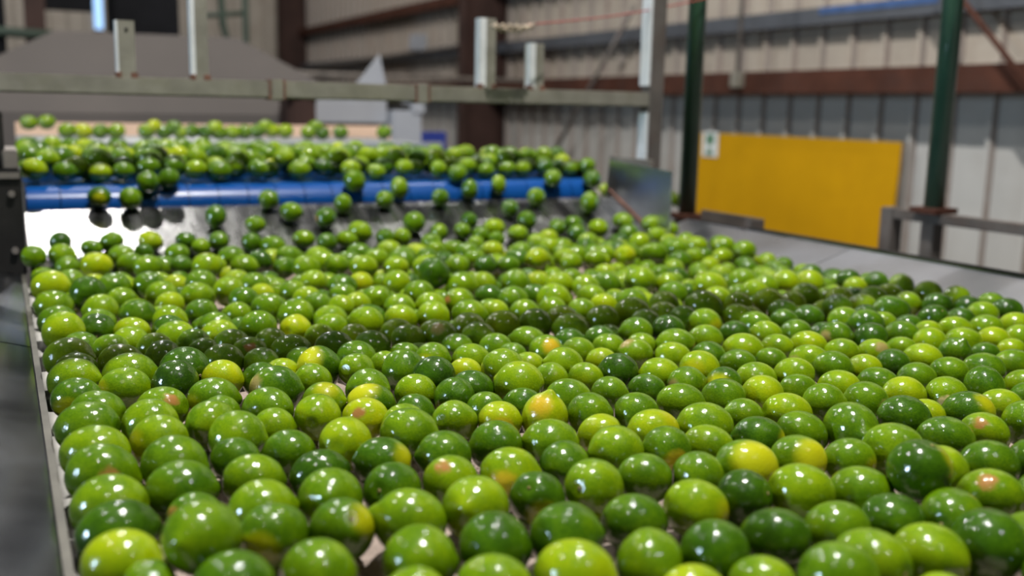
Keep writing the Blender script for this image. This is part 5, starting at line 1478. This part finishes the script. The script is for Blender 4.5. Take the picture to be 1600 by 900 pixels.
2450 35863 2562 585 499 82 56 13 59
10998 29104 2326 637 543 96 -29 1 67
6452 29304 2485 609 520 71 71 -4 43
13834 29895 2270 672 573 95 32 -3 13
7838 31689 2198 603 514 100 4 3 77
15896 29187 2562 669 571 92 35 -17 53
2897 28580 2318 673 574 76 64 7 15
2759 35536 2188 606 517 78 -62 12 59
6277 33849 2258 618 527 100 4 -6 37
4284 29168 2329 660 563 92 38 11 35
5821 32436 2243 568 485 95 29 11 20
8122 32876 2246 571 487 86 -46 20 40
13031 28773 2218 577 493 97 -23 -11 63
2616 29394 2249 611 521 100 0 -5 48
5916 28648 2551 667 569 82 57 8 47
1842 36302 2305 658 561 100 -7 2 50
4085 32037 2561 596 509 97 -22 -11 20
12512 30295 2472 574 490 99 14 -6 73
7847 28771 2326 613 523 99 -11 6 52
2735 30606 2503 572 488 100 2 4 59
2836 27944 2242 570 486 100 -1 -6 33
13921 27994 2201 606 517 94 -32 15 41
1629 31592 2528 582 497 86 51 -3 75
11897 30548 2558 619 528 46 -88 -8 18
7480 29241 2280 662 564 88 47 7 22
5715 30479 2175 588 502 94 -34 -2 34
11728 28953 2317 629 537 89 -45 2 49
7201 30170 2197 575 490 54 -82 18 83
14590 30847 2497 609 519 51 86 1 69
4129 36178 2319 628 536 94 -33 12 52
15179 29436 2305 622 531 96 29 4 22
7559 32368 2513 621 530 94 -26 23 21
11129 32934 2247 648 553 88 -47 0 77
3399 32603 2257 611 522 93 36 6 15
3164 31397 2315 585 499 99 -9 5 85
12369 30845 2292 620 529 52 -83 -20 66
8104 34217 2185 590 504 49 -87 -5 56
11171 30926 2536 569 486 91 -36 22 43
1034 31295 2309 634 541 96 -29 0 58
1904 32031 2499 582 496 94 -30 -15 85
3389 30827 2305 672 574 60 78 15 53
2812 34010 2211 621 530 52 85 10 53
7761 30523 2193 572 488 88 -44 19 27
9116 34049 2497 623 532 80 -60 -3 12
2974 32900 2203 602 514 90 38 23 61
5960 29761 2210 669 571 93 36 -11 39
6770 32393 2192 596 508 98 9 -17 14
7168 33933 2520 597 510 94 -34 -8 40
10226 32509 2523 618 528 99 12 3 42
4589 29943 2304 598 510 98 17 7 41
16216 28074 2200 581 496 95 -31 2 43
13627 28795 2283 603 514 99 2 -11 29
6627 30706 2217 653 557 99 0 16 66
9571 30300 2564 671 573 97 -16 -17 35
10408 31857 2546 581 495 84 54 -8 73
9044 31370 2519 606 517 98 -10 18 70
10953 28166 2262 577 492 97 23 1 39
15147 28872 2564 584 498 95 -30 -8 44
9955 30843 2257 668 570 58 81 -8 54
8755 28632 2587 652 557 100 0 -9 62
14509 28064 2214 601 513 96 23 14 58
2404 29939 2582 642 548 100 -6 -4 62
8168 30511 2542 604 515 95 29 -12 44
3298 34927 2218 599 511 73 -68 1 77
12731 29141 2563 602 514 72 58 -38 65
4115 30287 2507 648 553 98 -22 -1 84
13146 27801 2165 571 487 100 7 -6 45
8008 34926 2197 607 518 64 -76 -7 48
2011 34793 2574 665 567 79 -60 -7 34
743 33304 2239 574 489 99 4 -13 48
9655 32454 2299 656 559 91 -39 -15 58
6239 31066 2512 569 485 97 13 18 55
14126 30409 2265 663 566 97 17 -15 57
5425 30668 2572 601 513 97 -20 12 49
6008 34375 2590 638 544 80 60 -3 32
7352 34547 2221 585 499 90 43 4 22
2382 31214 2494 606 517 98 -18 1 28
4078 34361 2209 609 520 90 -37 -21 57
1095 28847 2518 587 501 98 -15 -11 52
12055 29976 2293 640 546 97 -12 23 67
5288 32051 2344 641 547 100 -3 10 59
7245 30820 2515 600 512 98 -19 0 40
2348 32489 2289 635 541 97 9 21 45
3350 30137 2289 640 546 99 4 10 44
996 29838 2316 671 572 65 76 -5 39
8983 32834 2584 674 575 96 -27 10 53
4689 36350 2557 595 507 75 -64 -17 51
10278 30375 2184 603 514 94 18 28 83
9997 28152 2282 625 533 94 -28 20 21
8238 33418 2247 620 529 89 -42 17 50
14613 29143 2564 660 563 83 -52 -21 28
11131 31717 2277 607 518 69 71 -13 59
9199 29784 2237 588 501 83 53 18 70
11765 29595 2563 622 531 91 28 -31 44
898 36491 2569 605 516 95 -5 -31 19
13270 30863 2304 644 549 98 -17 10 46
3456 28006 2335 637 543 98 4 18 33
3984 35507 2232 589 503 88 -48 5 36
5781 31433 2260 658 561 96 -16 23 39
10191 31323 2555 614 524 96 23 -13 14
13181 29325 2229 652 557 100 -2 -3 50
663 28625 2271 624 532 98 -22 -3 42
1099 33732 2538 601 513 95 -17 25 22
4338 31411 2562 622 530 88 -46 -12 37
4367 33842 2280 615 525 96 -25 10 54
3006 36003 2240 577 492 72 -65 -24 49
751 32160 2222 630 537 77 -63 9 33
2441 36422 2509 637 544 94 -33 -11 60
6157 34997 2281 592 505 98 19 12 42
13404 30297 2558 601 513 99 -3 17 53
11512 32026 2575 668 570 91 -30 28 21
5199 29889 2256 568 485 98 12 -12 54
7937 31239 2553 591 504 65 72 23 61
11512 30112 2191 576 491 77 63 -5 52
686 34451 2536 571 487 94 -19 -30 51
1550 30342 2358 651 555 94 32 13 63
3014 32081 2517 637 543 97 -16 18 58
5665 28185 2314 600 512 66 -74 12 49
7501 33414 2578 632 539 97 23 -1 38
3586 31884 2253 671 572 90 1 -44 61
12520 29467 2172 575 490 95 -27 -15 55
13937 29272 2357 656 560 98 -7 -18 60
735 35609 2570 623 532 82 56 11 34
6296 32466 2548 621 530 99 1 -13 58
4844 34462 2584 649 553 95 31 5 61
11582 27813 2242 615 525 57 82 2 52
6668 28315 2220 602 514 98 8 16 31
5984 36175 2331 591 504 89 46 5 75
1622 33509 2339 610 520 99 12 -9 39
9862 33718 2489 570 486 100 9 -3 34
5636 33773 2295 593 506 90 36 24 48
6484 35785 2234 625 533 35 92 -18 29
3570 28587 2521 648 553 99 2 -13 33
12552 27972 2308 648 553 69 -73 1 54
1135 30719 2480 577 492 99 -10 3 50
5738 32922 2583 650 554 99 11 -12 54
6174 33304 2271 582 496 86 49 -11 58
11730 28407 2555 596 509 86 -50 0 67
4568 35026 2263 616 526 81 -57 10 41
6211 30277 2553 573 489 97 12 22 51
4977 33540 2555 623 532 67 74 -4 45
9166 28279 2295 609 519 98 -13 -16 36
6581 31987 2548 655 558 99 4 -12 39
3210 36437 2185 578 494 100 3 8 46
9861 29219 2560 652 556 97 -18 15 66
11014 29694 2519 588 502 96 -26 -8 13
12126 31793 2576 618 527 93 29 -22 26
11435 32440 2209 585 499 89 -33 -30 38
4730 28530 2229 627 535 88 45 18 64
10500 28437 2556 609 520 91 10 -41 41
11688 31031 2207 628 535 98 15 11 32
6049 31975 2276 578 493 97 -23 -7 40
1985 30932 2192 591 505 94 27 23 52
16644 29722 2563 603 514 91 -41 -6 21
8912 30473 2602 660 564 95 -17 28 51
15270 27970 2262 582 497 93 -29 -22 19
9048 32484 2175 574 490 96 17 -23 13
2575 34636 2320 569 486 83 -52 17 42
6527 34176 2546 568 485 97 -23 -2 35
5417 29364 2280 612 522 100 -8 5 62
7643 29786 2250 632 540 99 4 11 28
638 30476 2486 618 527 63 -77 -1 36
4631 30697 2526 606 517 99 -8 11 84
4915 29333 2520 583 498 99 8 -8 56
15535 30404 2275 578 493 92 -13 -36 59
1525 35933 2586 642 548 99 5 -9 62
10573 30778 2510 578 493 89 46 2 57
3592 36328 2538 571 487 99 12 10 37
14379 29953 2585 632 539 99 12 -11 41
13037 28277 2310 602 514 74 65 -17 36
2477 31668 2194 570 486 100 -1 -4 32
5486 35337 2567 652 556 95 14 -26 32
3300 33783 2515 575 491 97 24 -1 61
8179 33887 2556 596 509 82 53 19 61
9330 30929 2184 568 485 93 -35 -9 31
5901 29047 2189 593 506 92 -39 -2 43
6525 28811 2263 579 494 98 -20 -4 18
6143 35444 2588 647 552 98 21 3 53
5373 28634 2180 581 495 89 -39 -25 20
5051 34171 2192 579 494 100 -3 -2 64
3465 35535 2548 659 562 94 -22 -27 27
8471 28949 2233 639 545 98 18 7 27
4102 34864 2491 593 506 89 46 0 56
4227 31018 2197 600 512 80 57 -21 13
6269 27780 2292 598 510 66 -71 -25 38
1248 35488 2265 632 539 91 41 7 55
1937 29576 2278 635 542 88 -46 10 61
7362 31781 2553 621 530 65 -76 3 37
4677 32089 2269 615 525 99 -6 -16 33
1130 34181 2253 581 495 62 78 13 36
9840 29992 2203 578 493 25 97 5 47
3075 29598 2534 576 492 92 37 15 79
1598 31095 2483 586 500 100 0 4 44
8449 31299 2246 638 544 67 -72 18 47
12816 31126 2563 639 545 98 -20 6 44
5086 36081 2192 573 489 94 -31 -15 22
5401 33295 2184 614 524 94 -29 -18 65
2599 32915 2577 614 524 95 -5 31 36
4450 35777 2553 617 526 99 -10 -6 17
10700 31378 2246 589 503 91 -22 34 36
1304 32364 2212 581 496 59 -81 4 51
1231 31811 2281 573 489 78 -62 2 27
8509 34625 2237 614 524 99 1 10 55
12091 31271 2537 583 498 95 24 20 48
7474 35186 2177 586 500 37 93 0 86
8308 32397 2494 618 527 79 -60 -12 24
3790 33865 2291 571 487 89 -46 3 16
16158 28731 2206 620 529 96 12 -24 20
8991 33428 2536 587 501 100 -8 -3 69
724 29270 2570 593 506 95 17 -28 33
2385 34094 2589 646 551 100 2 4 82
2107 33175 2241 580 495 78 59 -19 48
2317 28474 2537 632 539 98 13 -16 41
11214 28642 2546 628 536 91 40 5 23
7732 33773 2257 577 493 96 26 -10 62
6520 32996 2520 668 570 95 31 7 66
10072 33133 2510 577 492 98 -19 8 44
3902 29697 2561 621 530 100 3 4 37
671 31752 2551 640 546 99 7 8 50
15534 29762 2535 585 499 80 -60 -5 71
8392 28412 2237 627 535 77 -63 -4 20
2327 30312 2214 579 494 96 23 15 46
971 35943 2221 592 505 81 -57 -12 55
1702 28426 2325 659 562 98 18 4 53
9638 27805 2167 578 493 78 -62 -10 54
5061 30402 2191 602 513 97 -22 6 49
2189 29202 2564 589 503 86 46 23 34
12959 30406 2194 612 522 78 -62 -8 32
10508 27827 2288 577 492 96 26 -13 58
16784 27929 2285 609 520 92 39 0 41
15090 30646 2501 579 494 88 46 -9 17
7610 30205 2582 621 530 95 -21 22 50
13832 30827 2551 610 520 99 8 -12 47
7500 31162 2228 592 505 99 -16 4 46
2583 35082 2559 585 499 90 40 -19 45
8885 27834 2265 587 500 95 -30 12 62
16009 29564 2191 606 517 98 16 11 44
5306 31582 2577 608 519 94 -21 -25 54
1532 28898 2194 578 493 94 33 -9 55
3989 32401 2214 581 496 59 81 7 50
4009 33499 2578 608 519 97 25 4 53
4631 27835 2294 575 491 99 12 10 63
10801 33272 2585 653 557 100 -2 9 57
9811 31992 2601 656 559 10 -99 -6 82
5719 34443 2168 574 490 93 -37 6 50
612 30912 2187 612 522 93 -34 16 53
9352 33688 2176 572 488 94 33 7 22
7838 34589 2577 605 516 81 58 9 34
10664 30194 2553 602 514 98 7 20 58
635 33881 2236 622 531 74 67 -2 44
8195 30009 2556 587 501 98 20 0 31
11690 32782 2563 648 553 63 -77 11 48
2895 29062 2563 578 493 97 21 -15 35
5568 30158 2571 648 553 98 -15 10 14
1065 43500 3114 654 558 99 12 6 51
1695 43500 3146 654 558 97 -16 19 52
2258 40800 2909 654 558 99 10 3 49
2799 40800 2890 654 558 99 -6 -13 89
3393 40800 2895 654 558 52 82 25 37
3951 40800 2900 654 558 96 19 21 52
5020 40800 2909 654 558 97 -22 2 47
5304 40800 3080 654 558 28 96 -5 90
5645 40800 2890 654 558 94 32 -6 30
6026 40800 3039 654 558 86 -50 5 36
6232 40800 2875 654 558 54 -83 -14 61
6686 40800 2923 654 558 48 87 -12 27
7166 40800 2878 654 558 62 -77 14 21
7560 40800 3054 654 558 99 10 7 71
7700 40800 2875 654 558 95 -15 -28 38
8218 40800 2875 654 558 50 -87 -2 59
8692 40800 2915 654 558 98 14 12 43
9196 40800 2945 654 558 99 7 11 35
9504 40800 3099 654 558 93 -13 34 59
9783 40800 2975 654 558 96 -28 -4 74
10324 40800 2954 654 558 97 15 20 65
11267 40800 2911 654 558 92 -36 12 54
11562 40800 3119 654 558 99 -13 -4 47
11853 40800 2889 654 558 79 58 20 22
12611 40800 2921 654 558 100 -6 -2 36
14502 40800 2936 654 558 93 -30 20 47
20963 31281 901 620 540 -30 18 0 66
21906 30811 717 620 540 -56 8 0 42
21016 31791 758 620 540 29 60 0 47
21618 32436 869 620 540 74 74 0 44
22617 31438 824 620 540 -60 68 0 60
22123 31466 501 620 540 47 62 0 47
22494 32431 736 620 540 54 47 0 49
21367 32948 861 620 540 13 82 0 41
22097 33206 714 620 540 -49 85 0 71
21206 33334 563 620 540 -67 53 0 45
22072 32708 762 620 540 70 63 0 70
21539 31756 955 620 540 0 11 0 67
22600 33279 872 620 540 -35 58 0 56
22474 30675 794 620 540 -73 52 0 55
20823 33312 994 620 540 44 88 0 62
21421 30949 570 620 540 -35 55 0 46
21798 33727 761 620 540 77 79 0 70
20960 30747 798 620 540 -75 24 0 54
20915 32484 557 620 540 51 89 0 65
20926 33797 592 620 540 64 84 0 44
22504 32922 515 620 540 67 8 0 64
21331 31442 583 620 540 -4 10 0 63
22202 31877 913 620 540 61 73 0 68
21486 30551 999 620 540 -55 33 0 54
'''
rest = [[int(t) for t in ln.split()] for ln in REST.strip().split('\n')]
NU, NT = 10, 16
unit = []; faces = []
unit.append(lime_surface(0, 0, .06, .006, 0))
for i in range(1, NU):
    for k in range(NT): unit.append(lime_surface(i/NU, 6.283185*k/NT, .06, .006, 0))
unit.append(lime_surface(1, 0, .06, .006, 0))
for k in range(NT):
    faces.append((0, 1+(k+1) % NT, 1+k)); e_ = 1+(NU-2)*NT; faces.append((e_+NT, e_+k, e_+(k+1) % NT))
    for i in range(NU-2):
        p = 1+i*NT; faces.append((p+k, p+(k+1) % NT, p+NT+(k+1) % NT, p+NT+k))
V, Fs, TI, SE, LP = [], [], [], [], []
for v in rest:
    q = Vector((1, 0, 0)).rotation_difference(Vector(v[5:8])) @ Quaternion((1, 0, 0), rn.uniform(0, 6.28))
    Lh, dh = v[3]/2e4, v[4]/2e4; c = Vector(v[:3])/1e4; b0 = len(V); sd = rn.uniform(0, 50)
    for u in unit:
        V.append(c + q @ Vector((u[0]*Lh, u[1]*dh, u[2]*dh))); LP.extend(u); TI.append(v[8]/100); SE.append(sd)
    Fs.extend([tuple(i+b0 for i in f) for f in faces])
me = bpy.data.meshes.new('limes'); me.from_pydata(V, [], Fs); me.update()
me.attributes.new('tint', 'FLOAT', 'POINT').data.foreach_set('value', TI)
me.attributes.new('seed', 'FLOAT', 'POINT').data.foreach_set('value', SE)
me.attributes.new('lp', 'FLOAT_VECTOR', 'POINT').data.foreach_set('vector', LP)
me.polygons.foreach_set('use_smooth', [True]*len(me.polygons)); me.materials.append(LS)
bmx = bmesh.new(); bmx.from_mesh(me); bmesh.ops.recalc_face_normals(bmx, faces=bmx.faces[:]); bmx.to_mesh(me); bmx.free()
o = bpy.data.objects.new('limes', me); COL.objects.link(o)
tag(o, 'mass of small wet limes on the blue belt and between the nearer limes', 'limes', kind='stuff')
